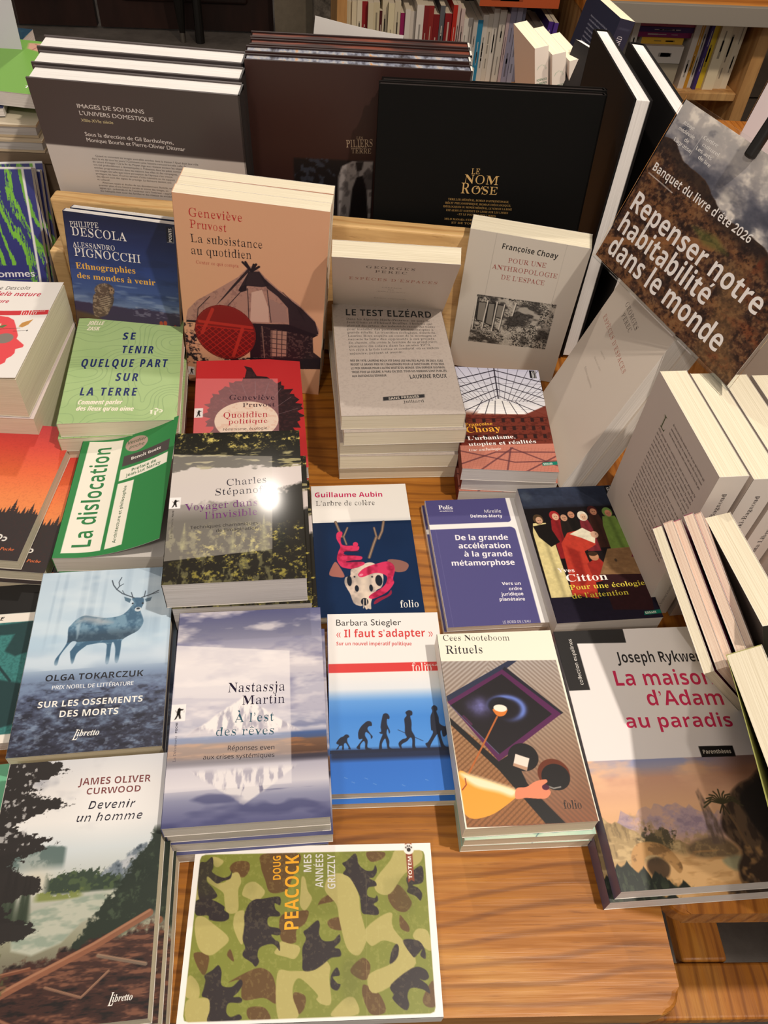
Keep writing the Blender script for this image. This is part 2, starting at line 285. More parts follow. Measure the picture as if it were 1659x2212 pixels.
def tag(o, label, cat, group=None, kind=None):
    if label: o['label'] = label
    if cat: o['category'] = cat
    if group: o['group'] = group
    if kind: o['kind'] = kind
    return o
def frame(x, y, z, yaw, tilt, roll):         # bottom centre of a cover that faces the reader; tilt 90 = lying flat
    a, t, r = R(yaw), R(tilt), R(roll); ex = np.array([1., 0, 0]); ey = np.array([0, math.sin(t), math.cos(t)])
    ex, ey = math.cos(r)*ex + math.sin(r)*ey, -math.sin(r)*ex + math.cos(r)*ey
    A = rz(a); ex, ey = A @ ex, A @ ey; return np.array([x, y, z]), ex, ey, np.cross(ex, ey)
def place(o, fr, depth):
    p, ex, ey, n = fr; b = p - n*depth; m = Matrix.Identity(4)
    for i in range(3): m[i][0], m[i][1], m[i][2], m[i][3] = ex[i], ey[i], n[i], b[i]
    o.matrix_world = m
ORD = ['top', 'second', 'third', 'fourth', 'fifth', 'sixth', 'seventh']
def dup(root):
    r = root.copy(); S.collection.objects.link(r)
    for ch in list(root.children):
        c = ch.copy(); S.collection.objects.link(c); c.parent = r
    return r
def book(label, pose, dims, face, pages='cream', m=None, hard=False, part='front_cover', spine='L', back='#e8e2da', spinecol=None, spine_sheet=None, curl=None, n=1, jit=.0012, group=None, rest=None, dims_d=None, cat='book', name=None, gap=.0003, edge=None):
    """one book with its covers, spine and pages; n copies go below / behind it"""
    w, h, t = dims; m = m or SATIN; c = .0025 if hard else .0003; ins = .0016 if hard else .0004; nm = name or ('hardcover_book' if hard else 'paperback_book')
    root = bpy.data.objects.new(nm, None); S.collection.objects.link(root); root.empty_display_size = .02
    other = 'back_cover' if part == 'front_cover' else 'front_cover'
    obj(part, sheet_mesh(part, face, m, plane((-w/2, 0, t), (1, 0, 0), (0, 1, 0), w, h, curl), thick=c, edge=edge or (back if hard else '#d8d2ca')), root)
    bk = Sheet(w*1000, h*1000, back, res=max(w, h)*500); obj(other, sheet_mesh(other, bk, m, plane((w/2, 0, 0), (-1, 0, 0), (0, 1, 0), w, h), thick=c, edge=back if hard else '#d8d2ca'), root)
    sd = -1 if spine == 'L' else 1; th = .0004 if not hard else .002
    ss = spine_sheet or Sheet(t*1000, h*1000, spinecol or back, res=max(w, h)*500)
    # a rounded back on bound books, a plain fold on paperbacks
    bul = (lambda u, v: .004*np.sin(np.pi*u)) if hard else None
    f = plane((-w/2 - .00005, 0, 0), (0, 0, 1), (0, 1, 0), t, h, bul) if sd < 0 else plane((w/2 + .00005, 0, t), (0, 0, -1), (0, 1, 0), t, h, bul)
    obj('spine', sheet_mesh('spine', ss, m, f, thick=th, edge=spinecol or back), root)
    x0, x1 = (-w/2 + (.0004 if not hard else .002), w/2 - ins) if sd < 0 else (-w/2 + ins, w/2 - (.0004 if not hard else .002))
    obj('page_block', boxes('page_block', [(x0, ins, c, x1, h - ins, t - c)], PG[pages]), root)
    fr = frame(*pose); out = []
    for k in range(n):
        r = root if k == 0 else dup(root); p, ex, ey, nn = fr
        rng = random.Random(sum(map(ord, label)) + 37*k)
        q = p - nn*(k*(t + gap)); jx, jy, ja = (0, 0, 0) if k == 0 else (rng.uniform(-jit, jit), rng.uniform(-jit, jit), rng.uniform(-jit, jit)*6)
        if dims_d and k: jx += dims_d[0]*k; jy += dims_d[1]*k
        ex2 = math.cos(ja)*ex + math.sin(ja)*ey; ey2 = -math.sin(ja)*ex + math.cos(ja)*ey
        place(r, (q + ex*jx + ey*jy, ex2, ey2, nn), t)
        if n > 1: lb = label + ', ' + (rest or ['%s copy of its stack' % ORD[i] for i in range(7)])[k]
        else: lb = label
        tag(r, lb, cat, group if n > 1 else None); out.append(r)
    return out

# ---------------------------------------------------------------- the printed covers: many shapes and text lines traced from image pixels, in millimetres
def logo_walker(c, x0, y0, x1, y1, txt=None):          # white square with a small black walking figure
    c.box(x0, y0, x1, y1, '#f2ecea'); w, h = x1 - x0, y1 - y0; q = lambda pts: [(x0 + a*w, y0 + b*h) for a, b in pts]
    c.poly(q([(.46, .28), (.56, .2), (.66, .28), (.86, .3), (.8, .36), (.66, .38), (.64, .55), (.72, .85), (.6, .86), (.52, .64), (.4, .86), (.26, .92), (.4, .66), (.42, .42)]), '#171210'); c.line(q([(.3, .36), (.42, .5)]), .4, '#171210'); c.line(q([(.86, .3), (.9, .5)]), .3, '#555')
def pr_logo(c, x, y, s, col='#ffffff'):
    c.line([(x + .05*s, y - .35*s), (x + .05*s, y)], .14*s, col); c.line([(x - .02*s, y - .36*s), (x + .12*s, y - .4*s)], .07*s, col)
    for px, py, q in ((.4, -.42, .3), (.78, -.28, .24)):
        c.line([(x + s*(px + q*math.cos(a)*.6), y + s*(py - q*math.sin(a)*.6)) for a in np.linspace(1.9, -2.0, 12)], .1*s, col)
    c.line([(x + .38*s, y - .1*s), (x + .38*s, y + .15*s)], .14*s, col)
def folio(c, x0, y0, x1, y1, cap, col): c.t('folio', x0, y0, x1, y1, cap*1.0, 'serif', col, k=-.025)
def art_camo():
    c = Sheet(120, 186, '#f4f0ec', .5); x0, y0, x1, y1, r = 2.6, 4.2, 114.6, 180.8, 4
    pm = [(x0 + r, y0), (x1 - r, y0), (x1 - 1, y0 + 1), (x1, y0 + r), (x1, y1 - r), (x1 - 1, y1 - 1), (x1 - r, y1), (x0 + r, y1), (x0 + 1, y1 - 1), (x0, y1 - r), (x0, y0 + r), (x0 + 1, y0 + 1)]
    msk = c.pmask(pm); base = c.img.copy(); c.img[:] = hx('#7f8432')
    for p in ([(114.2, 53.1), (113.6, 81.7), (96.8, 76.9), (86.8, 71.9), (85.6, 60.1), (94.8, 55.6), (105.1, 51.7)], [(104.3, 27.6), (108.8, 31.9), (108.6, 41.4), (102.7, 43.1), (97, 38.9), (99.7, 31.3)], [(75.8, 96.6), (80.6, 99.9), (85.7, 111.8), (82.7, 114.7), (78.5, 109.1), (76.3, 98.6)], [(66.9, 158.4), (65.1, 160.9), (59, 165.2), (55.4, 164.3), (58.5, 158.6)], [(69.7, 70), (71.9, 81.7), (71.7, 89.5), (63.3, 87.1), (58.8, 80.8), (50.6, 80.4), (51.4, 70.8), (62.6, 67.8)], [(26.2, 33.8), (33.9, 50.5), (33.7, 59.2), (27.4, 65.7), (12.3, 68.3), (15.8, 59), (15.2, 44.5), (27, 42.3)], [(31.4, 120.5), (39, 129.5), (34.3, 135.1), (25.5, 132.9), (25.7, 126.7)], [(20.2, 129), (21.7, 131.6), (15.5, 141.3), (4.8, 145.2), (3.5, 134.8), (13.7, 129.5)], [(18.4, 80.3), (16, 88.3), (8.6, 87.9), (5.1, 83.7), (10.9, 80.5)], [(9.8, 48.5), (10, 59.4), (4.1, 64.5), (2.1, 62.2), (3, 50.2)], [(45.7, 7.2), (44.3, 17.3), (36.5, 18.1), (31.1, 15.6), (37.8, 9.9)], [(12.4, 172.3), (23.1, 180.6), (7.9, 181.3), (7, 174.4)], [(113.9, 134.5), (113.6, 148.4), (108.9, 147.5), (106.5, 137.8)], [(43.4, 31.1), (47.3, 33.2), (39.3, 36.4)], [(64.1, 103.9), (66.9, 110.4), (65.5, 119.6), (62.5, 121.1), (57.9, 115.6), (59.3, 106.6)], [(88.7, 154.8), (88, 160.2), (79.6, 166.4), (74.6, 168.1), (69.3, 163.1), (71.3, 155.3), (78.8, 150.3), (85, 151.3)]): c.blob(p, '#62451f')
    for p in ([(98.9, 11.6), (93.7, 20), (94.2, 25.2), (99.8, 30), (100.6, 34.6), (93.9, 37.4), (87.7, 35.6), (74.2, 36.7), (71.3, 32.4), (73.2, 27.8), (80.5, 25.8), (86.7, 23.9), (93.8, 12.7)], [(87, 39), (91.9, 41.2), (93.7, 47.1), (89.8, 53.3), (85.3, 55.9), (79.3, 50), (81.9, 43.3), (83.9, 39.2)], [(68.9, 5.8), (70, 10.7), (65.7, 17.6), (54.8, 31.3), (47.5, 25.7), (43.7, 18.6), (47.9, 10.7), (59.5, 6.2)], [(65.3, 33.6), (71.8, 35), (73.5, 40), (70.4, 41.5), (53.9, 42.1), (50.5, 40.5), (58.8, 35.4)], [(47.5, 67.2), (51.5, 69.6), (50.2, 74.7), (48.3, 82.4), (44.8, 83.8), (39.8, 80.1), (41.1, 73.8), (43.6, 65.5)], [(96, 83.6), (95.3, 86.3), (86.5, 88.5), (80.2, 91.9), (72.3, 86.9), (76.7, 82.8), (86.6, 83.2)], [(96.8, 105.1), (97.9, 115.8), (92, 123.2), (81.8, 127.7), (70.7, 128.8), (56.3, 132.4), (48.7, 132.2), (40.6, 126.3), (46.2, 118.1), (63.9, 113), (76, 110.4), (86.1, 101.8)], [(92.8, 140.8), (106.9, 152.9), (115.4, 158.8), (115, 176.9), (106.3, 177.7), (96.2, 163.3), (82.5, 151.8), (84, 141.8)], [(56.3, 131.1), (65.5, 141.8), (68.9, 152.5), (58.1, 153.3), (34.5, 168.8), (16.1, 138.9), (27.7, 133.6), (35, 151), (44, 156.5), (47.5, 154.8), (50.1, 145.2), (46.8, 136.1)], [(30.7, 68), (32, 77.9), (32.1, 94.1), (38.7, 101), (34, 106), (26.3, 105.4), (11.2, 106.7), (10.5, 100.6), (13.6, 96.3), (16.8, 96.9), (26.9, 84.9), (23.8, 80.1), (15.2, 79.8), (3.5, 83.8), (2.9, 70)], [(31.3, 5.2), (25.7, 12.5), (17.1, 13.5), (18.5, 4.3)], [(15.3, 5.3), (17.1, 15.3), (15.8, 21.5), (8.5, 22.2), (1.8, 21.7), (2.3, 7.5)], [(3.3, 106.8), (11, 112.9), (14.5, 119), (12.8, 124), (3.8, 125.6)], [(55.3, 168.9), (57.6, 172.9), (55, 179.3), (42.2, 180.3), (50.6, 168.5)], [(93.4, 2.9), (89.6, 8), (82.1, 8.8), (81, 5)], [(113, 14.1), (109.6, 22.5), (105.1, 18.9), (106.5, 15.4)]): c.blob(p, '#b3a764')
    for p in ([(81.3, 54.4), (82.6, 65.5), (80.7, 68.2), (76.4, 67.8), (77.8, 63.8), (73.5, 64.7), (71, 68), (68.6, 67.5), (68.2, 59.7), (62.2, 60.1), (60.3, 67.9), (56.7, 69.3), (55.6, 66.8), (56.3, 62.3), (52.8, 65.1), (50.9, 68.3), (45.2, 69.2), (48.7, 65.9), (50, 62), (47.9, 54.6), (42.8, 53), (38.8, 54.5), (35.5, 52.2), (38.4, 48.9), (41.9, 43.1), (44.8, 42.2), (48.1, 43.8), (53.9, 41.5), (63.3, 42.1), (70.4, 41.5), (77.6, 44.2), (80.9, 48.6)], [(113, 124.9), (110.7, 126.9), (104.8, 128.2), (100.1, 133.5), (100, 139), (103.8, 141.1), (99.2, 142.3), (94.8, 139.5), (94.2, 136.1), (91.6, 140.7), (88.4, 141.3), (87.3, 135.2), (81.6, 134.4), (79.7, 139.7), (81.5, 141.7), (77.7, 142.3), (75.3, 138.9), (72.2, 142.1), (67.9, 142.2), (68.1, 135.4), (69.5, 130.1), (76.8, 129), (83, 127.8), (94.6, 121.2), (97.9, 115.8), (101.7, 117.9), (105.7, 115.2), (107.6, 118.6)], [(65.1, 96.1), (61.9, 98.1), (56, 97.6), (51.2, 100.8), (51, 107.9), (53.9, 111.1), (55, 113), (50.3, 113.3), (46.4, 109.2), (45.1, 113), (40.6, 113.6), (39.6, 106.6), (35.3, 100.4), (32.1, 94.1), (32.1, 86.6), (39.1, 85.8), (47, 85.6), (52.7, 88), (57.5, 86), (59.7, 89.1)], [(33.3, 111.1), (28.3, 112.9), (27.3, 107.9), (23.4, 111), (22.3, 113.5), (18.8, 111), (20.8, 106.7), (26.3, 106.1), (30.6, 107.9)], [(37.2, 25.4), (32.9, 28.1), (26.3, 28.3), (23.6, 30.4), (23.4, 36.5), (27.6, 41.7), (24.8, 43.7), (20, 41.1), (17, 37.7), (16.8, 41.9), (15.2, 44.1), (13.1, 42.8), (13.3, 35), (8.2, 33.6), (4.9, 36.9), (6.3, 42.8), (2.7, 43.1), (1.8, 22.3), (9.5, 22.1), (15.9, 20.9), (18.1, 15.8), (22.4, 16.5), (27.7, 17.2), (31, 16.2), (34.2, 21.4)], [(112.7, 13.5), (105.2, 15.1), (101.4, 14.6), (97.4, 22.3), (98.5, 28.1), (103, 29.7), (96.6, 29), (94.8, 23.8), (93.1, 18.7), (98.3, 11.6), (94.5, 11.4), (89.4, 16.5), (83.1, 19.7), (82.2, 6.8), (106.8, 4.1), (109.2, 9.1)], [(81, 4.6), (82, 14.6), (76.9, 25.5), (73.8, 26.4), (71.3, 29.9), (67.7, 29.9), (66.1, 25.2), (67.5, 16.1), (70.5, 14.5), (71.3, 5.5)], [(102.1, 178.1), (90.7, 178), (88.4, 169.7), (86.4, 173.6), (81.9, 176.7), (77, 175), (80.1, 171.8), (83.4, 165.3), (87.2, 166.2), (93.6, 165.2), (99.9, 171.8)], [(49.7, 160), (49.4, 171.1), (43.5, 175.8), (37.2, 176), (39.5, 172.3), (43.5, 173.9), (39.1, 169.1), (39.1, 166.5)], [(31.5, 166), (30.4, 174.9), (25.3, 177.6), (23.2, 174.3), (24.4, 170.6), (20.4, 176), (15, 177.5), (17.8, 172), (18.6, 163.9), (13.8, 161.2), (8.5, 162.1), (5.1, 160), (7.6, 155.2), (12.5, 150.5), (15.2, 151.3), (21.2, 149.7)], [(47.5, 154.8), (45.1, 156.6), (39.4, 155.6), (35.6, 152.2), (35.1, 149.4), (43, 151.3)]): c.blob(p, '#2b2122')
    g = c.fbm(2.2, 2.2, 3, 5); c.mix(np.clip((g - .62)*3, 0, .14), '#c9c07c'); c.mix(np.clip((.4 - c.fbm(30, 30, 2, 6))*1.6, 0, .25), '#4f5220')
    c.line([(2, 132), (116, 134)], .35, '#c9c08a', .6); c.line([(2, 141), (60, 142)], .3, '#c9c08a', .5)
    c.img = base*(1 - msk[..., None]) + c.img*msk[..., None]
    c.poly([(121.3, 165.5), (121.5, 170.8), (90.9, 171.4), (92.2, 168.9), (90.2, 166.4)], '#8a3f22'); x, y = [(115.6, 168.3)][0]; c.ell(x, y, 4.2, 4.2, '#f1ece4'); c.ell(x - .5, y, 1.6, 1.6, '#2a2020')
    for dx, dy in ((1.2, -2.2), (2.3, -.8), (2.3, .8), (1.2, 2.2)): c.ell(x + dx, y + dy, .7, .6, '#2a2020')
    c.t('DOUG', 94.9, 67.6, 112.6, 66.8, 6, 'bold', '#f0a81e', k=-.03); c.t('PEACOCK', 59.5, 82.3, 113.4, 81, 10.5, 'bold', '#f3ad1f', k=-.02)
    for s_, q in (('MES', (100, 91.1, 113.2, 90.9, 6.1)), ('ANNÉES', (88.3, 100.4, 113.2, 100.2, 6)), ('GRIZZLY', (87.2, 109.8, 113, 109.4, 6))): c.t(s_, *q, 'bold', '#d9d6cf', k=-.03)
    c.t('TOTEM', 93.1, 169.7, 109.8, 169.9, 2.7, 'bold', '#f1e6da'); return c
def art_rituals():
    c = Sheet(108, 178, '#b3a090', .45); X, Y = c.X, c.Y
    m = c.pmask([(-0.1, 28.5), (106, 32), (107.4, 180), (1.6, 176.9)]); U = X*.5 - Y*.86
    st = .5 + .5*np.sin((X*.78 - Y*.62)*2*np.pi/3.3); st2 = .5 + .5*np.sin((X*.62 + Y*.78)*2*np.pi/3.3)
    up = np.clip((60 - X - Y*.5), 0, 1); s_ = st*(1 - up) + st2*up
    c.grad([(28, '#b5aca6'), (95, '#a8917c'), (178, '#8a5436')]); c.mix(1 - s_, '#5b4436', .42)
    lf = c.pmask([(0.7, 87.7), (42.9, 120.7), (69.1, 177.3), (0.8, 176.4)]); c.mix(lf, '#a56c38', .55); c.mix(lf*(st2 < .35), '#5f3a1c', .45)
    c.poly([(0.5, 63.4), (42.9, 41), (61.6, 30.7), (70, 31), (56.7, 39.9), (0.8, 68.9)], '#252b45'); c.poly([(57.4, 36.4), (100.7, 84.1), (97.2, 86.1), (54.4, 39.8)], '#191625')
    c.poly([(0.8, 83.5), (36.3, 124.8), (49.2, 118), (57, 146.7), (80.5, 178), (64.5, 177.5), (35, 132.1), (0.4, 89.8)], '#14100f'); c.poly([(36.3, 124.8), (42.7, 121.6), (57.9, 146.8), (52.8, 148.4)], '#14100f')
    c.poly([(0.8, 68.9), (54.7, 39.2), (98.5, 85.1), (36.3, 124.8)], '#54194c'); c.poly([(2.8, 72.3), (53.3, 44), (90.4, 84.9), (37.4, 118.9)], '#150d14')
    c.line([(2.8, 72.3), (37.5, 118.4)], .7, '#5f5a78'); c.line([(12.8, 83), (18.6, 90.7)], 2, '#6a2a5c', .6)
    x, y = [(50.8, 77.9)][0]; r = np.hypot((X - x)/19, (Y - y)/14); c.mix(np.exp(-((r - .82)/.16)**2)*np.clip((X - x)*.04 - (Y - y)*.05 + .75, 0, 1), '#6d86d8', .9)
    x, y = [(28.1, 74.6)][0]; c.mix(np.exp(-((X - x)/9)**2 - ((Y - y)/8)**2)*(.4 + c.fbm(6, 6, 3, 3)), '#7d7cc0', .85); x, y = [(46.1, 74.4)][0]; c.ell(x, y, 10, 8, '#0e0a12', .9, soft=2)
    c.line([(41.9, 85), (8.9, 135)], 1.5, '#b5632c'); c.blob([(39.9, 77.3), (40.5, 81.7), (43.5, 84.7), (48.6, 83.9), (51.6, 80.1), (51.2, 78.4)], '#d9792c'); x, y = [(46.1, 77.1)][0]; c.ell(x, y, 5.9, 3.4, '#f4ead8', rot=.15)
    x, y = [(57.4, 122.2)][0]; c.ell(x, y, 12.8, 12.2, '#130e10'); c.poly([(51.4, 119.1), (62.4, 123.7), (58.1, 134.1), (47.6, 129)], '#e9d9cb'); c.poly([(48.4, 126.9), (59.2, 131.2), (58.1, 134.1), (47.5, 129.2)], '#b99074')
    x, y = [(80, 138)][0]; c.ell(x, y, 13.4, 13, '#64290f'); x, y = [(81, 140.6)][0]; c.ell(x, y, 11.8, 11.2, '#120c0d'); c.line([(72, 147.5), (77.2, 149.9), (83.1, 149.1)], 1.2, '#b9b6ae', .7)
    c.blob([(1.2, 132.6), (11.6, 135.6), (22.3, 139.6), (46.4, 149.9), (46.3, 152.7), (43.8, 156.3), (21.1, 168.7), (1.8, 166.7)], '#eda136'); c.blob([(2.5, 133.2), (13.5, 135.9), (33, 143.5), (46, 149.7), (42.2, 154.8), (31.7, 150.5), (13.1, 144.3)], '#f4e6c0', soft=4); c.line([(6.1, 137.7), (6.3, 142.9), (2.4, 147)], .9, '#9b3b20')
    c.blob([(46.7, 148.3), (54.9, 147.5), (63.3, 143.4), (71.7, 142.1), (73.2, 144.3), (69.2, 147.4), (74.2, 152.4), (70, 157.3), (64.1, 157.7), (53.1, 156.4), (44.6, 156.5)], '#e58763'); x, y = [(70.8, 148.6)][0]; c.ell(x, y, 3, 2.4, '#4a1230')
    im = c.img.copy(); c.img[:] = hx('#f6efdc'); c.img = c.img*(1 - m[..., None]) + im*m[..., None]
    c.t('Cees Nooteboom', 5.3, 7.1, 67.2, 9.5, 6.1, 'serif', '#2b2420', k=-.035); c.t('Rituels', 5.9, 21, 39.8, 21.9, 8.6, 'serif', '#1a1520', k=-.03); folio(c, 82, 166.8, 96.4, 167.6, 6.9, '#231a16'); return c
def art_evolution():
    c = Sheet(108, 178, '#efeae6', .45); c.grad([(0, '#efeae6'), (66, '#ece8e4'), (82, '#dfe3e8'), (94, '#5e9be0'), (110, '#3f86d6'), (139, '#4f92dd'), (141, '#2c6dc0'), (152, '#2a6cc6'), (178, '#2d72cc')])
    c.box(0, 139.8, 108, 149, '#0f1c3c', .95, 5); c.box(0, 140, 108, 143, '#0f1a38')
    for p in ([(7.5, 138.6), (5.7, 139), (8, 135.3), (6.7, 134.3), (5.9, 132.9), (9.1, 128.7), (12.2, 127.2), (14, 125.6), (16.3, 125.9), (17.3, 128.1), (15.7, 129), (15.4, 132.3), (17.7, 137.5), (18, 139.4), (15.9, 138.8), (16.3, 137.5), (14.1, 133.6), (12.4, 134.5), (12.3, 139.2), (10.6, 139.1), (10.8, 135.9), (8.4, 136.3)], [(23.1, 138.2), (25.3, 134.9), (28.6, 130.3), (25.5, 130.2), (25.1, 124.5), (27.3, 119.3), (31.5, 115), (34.3, 113.5), (37, 114.5), (37.4, 118.1), (34.5, 118.7), (33.5, 121.4), (36, 125.8), (37.6, 128.3), (36.2, 130.3), (35.5, 126.7), (32, 123.8), (31, 127.1), (33, 131.9), (32.7, 138), (36.6, 139.5), (30.8, 139.8), (30.7, 134.2), (29.4, 132.3), (26.6, 135.5), (26, 139.6)], [(42.5, 140.2), (43.6, 133.2), (46.3, 126.6), (44.9, 126.1), (43.4, 124.6), (45.3, 123.7), (45.1, 118.9), (46.7, 111.6), (48.3, 107.2), (51.6, 106.8), (53.5, 109.8), (52.9, 112.3), (51.2, 112.2), (50.9, 117.1), (53, 123.5), (52.2, 125.9), (51.1, 121.5), (49.9, 125.8), (51.7, 132.5), (51.8, 138.6), (56.1, 140.7), (50.3, 140.5), (49.3, 135.3), (48.3, 130.5), (45.3, 135.1), (45, 140.3)], [(59.6, 135.6), (63, 131.9), (67.2, 130.2), (66.1, 126.3), (66.5, 118.6), (66.5, 112.7), (68.8, 109.3), (68, 106.3), (71.1, 104.2), (74, 105.5), (73.9, 108.9), (72, 110.1), (72.7, 115.8), (72.2, 123.6), (74.4, 129.4), (74.1, 138.9), (77, 141.4), (71.6, 141.2), (71.9, 132.2), (70.3, 130.3), (67.3, 133.5), (62.2, 136.6), (62.7, 140.9), (61.4, 140.8)], [(83.1, 136.4), (85.7, 134.6), (90.5, 127.1), (90.4, 124.2), (89.4, 123.2), (90, 111.4), (92.2, 106), (91.8, 102.5), (94.2, 100), (96.8, 101.6), (97, 104.6), (95.9, 106.1), (97.2, 111.6), (97.5, 117.6), (101.3, 120.6), (103.5, 120.7), (102.7, 128.4), (99.3, 130.2), (98.5, 124.4), (97.3, 127.3), (99.3, 137.9), (103.4, 141.3), (97.5, 142), (95.1, 131.1), (94, 128.2), (87.7, 137.5), (86.8, 141.7), (85.1, 140.7)]): c.blob(p, '#10182f')
    c.line([(60.1, 122.7), (81.3, 133.7)], .5, '#10182f')
    for x, y in ((18, 168), (36, 170), (29, 165), (80, 168), (12, 164), (60, 172)): c.line([(x, y), (x + 2.5, y + 1.2)], .35, '#c9d8ea', .7)
    c.box(0, 55.4, 108, 64.8, '#d8322f'); c.t('Barbara Stiegler', 8.4, 13.4, 71.4, 14.2, 7, 'sans', '#201c1c'); c.t('« Il faut s’adapter »', 8.3, 26.7, 101, 27.7, 8.6, 'bold', '#d2302f', k=-.02); c.t('Sur un nouvel impératif politique', 8.1, 35.4, 79.5, 37.2, 3.9, 'bold', '#cf3a38', k=-.03)
    folio(c, 77.6, 65.1, 96, 65.5, 9.2, '#f4e4de'); c.t('essais', 91.3, 59.7, 105.6, 60, 2.6, 'noto', '#f4e4de'); return c
def art_skull():
    c = Sheet(108, 178, '#f0ece6', .45); c.box(-1, 55, 109, 179, '#0f2546'); c.mix(c.pmask([(12, 55), (109, 55), (109, 179), (16, 179)], 10)*c.fbm(40, 40, 2, 1), '#16335c', .6)
    for p, wd in (([(25.2, 54.4), (28.2, 66), (30.7, 75.4)], 3), ([(37.6, 63.1), (32.7, 75.5), (35.1, 86.2)], 2.2), ([(77.7, 56), (74.8, 69.5), (70.3, 79.9)], 3), ([(67.9, 77.2), (64, 87.5), (57.9, 105.2)], 3.2), ([(66.5, 64.4), (68, 76.5)], 2.4)): c.line(p, wd, '#6b5648'); c.line(p, wd*.35, '#b39a84', .7)
    c.blob([(22.2, 109.2), (26.3, 116.2), (30.4, 128.7), (22.6, 128.9), (14.9, 125.5), (18.4, 114.6)], '#a5685e'); c.blob([(76.6, 109.9), (86.7, 109.2), (96.3, 113.4), (98.3, 118.6), (93, 125.1), (82.2, 124)], '#8f6258')
    c.blob([(58, 162.2), (62.2, 157.8), (72.3, 153.6), (76.7, 147.9), (76.2, 153.8), (65.8, 160.3), (58.7, 164.6)], '#8d2440')
    sk = c.pmask(smooth([(37.9, 119.9), (46, 117.2), (54.4, 112), (62.3, 113), (69.3, 123.3), (70.3, 133.2), (67.4, 143.9), (62.2, 147.2), (58.8, 152.9), (55.1, 162.1), (54.4, 170.1), (51.6, 169.3), (49.6, 170.4), (47.2, 165.1), (44.3, 166.1), (37.9, 162.3), (34.8, 150.5), (32.3, 144.4), (30.1, 137.2), (31.3, 130), (36.4, 127.8)])); c.mix(sk, '#d8c4b4'); c.mix(sk*np.clip((c.fbm(9, 9, 3, 2) - .42)*3, 0, .7), '#8f8580'); c.mix(sk*np.exp(-((c.X - 50)/7)**2), '#ecd9c4', .7)
    for q in ((35.1, 134.4, 2.5, 6.6), (65.4, 135.4, 3.7, 7), (42, 144.3, 2.1, 4), (56.6, 144.5, 1.9, 4.3), (48.7, 161.1, 3.8, 4.6), (40.7, 129.5, 1, 1.1), (58.8, 130.4, 1, 1.1)): c.ell(*q, '#1c222e')
    c.line([(47.9, 158.2), (47.1, 168.5)], 1, '#c9b8a8'); c.line([(50.6, 158.3), (50.7, 169.3)], 1, '#c9b8a8')
    pk = c.pmask(smooth([(25.9, 69.9), (30.6, 68.1), (31.7, 71.5), (29.5, 78), (31.5, 87.3), (47.1, 88.7), (47.2, 94.5), (41.5, 95.5), (33.5, 95.1), (32.7, 100.2), (49.1, 102.9), (49.2, 107.3), (38.7, 108.1), (33.5, 110.3), (50.5, 110.6), (51.4, 114.4), (39.9, 118.8), (32.1, 117.8), (27.3, 115), (23.9, 106.1), (25.9, 96), (28.4, 88.4), (24.9, 77.8)])); pk = np.maximum(pk, c.pmask(smooth([(44.9, 125.8), (51.8, 118.7), (66.2, 113.2), (76.5, 111.2), (82.1, 115.2), (83.3, 122.8), (80.2, 133.7), (80.5, 139.8), (72.6, 150.1), (58.4, 157.6), (53.2, 156.1), (57, 151.6), (67.3, 145.1), (72.8, 138.2), (73.6, 129.7), (63.2, 125.5), (48.9, 130.3), (45.1, 128.9)])))
    c.mix(pk, '#d4365f'); c.mix(pk*np.clip((c.fbm(8, 8, 3, 7) - .5)*3, 0, .8), '#8f1838'); c.ell(*(44.7, 86.6, 2.8, 3.2), '#d4365f')
    for p in ([(31.5, 95.7), (47.5, 96.4)], [(31.1, 101.1), (43.1, 101.5)], [(33.6, 109.1), (49.6, 109.3)]): c.line(p, .8, '#5f1024', .8)
    c.ell(*(47.7, 127.4, 2.2, 1.5), '#eb7f98', rot=-.4); c.t('Guillaume Aubin', 4.2, 17.1, 79.9, 19.1, 7.2, 'bold', '#c8235c', k=-.015); c.t('L’arbre de colère', 4.5, 29.9, 70.4, 31.2, 7.3, 'serif', '#3a3432', k=-.05); folio(c, 84.1, 170, 102.6, 170.4, 8.6, '#f3f0ea'); return c
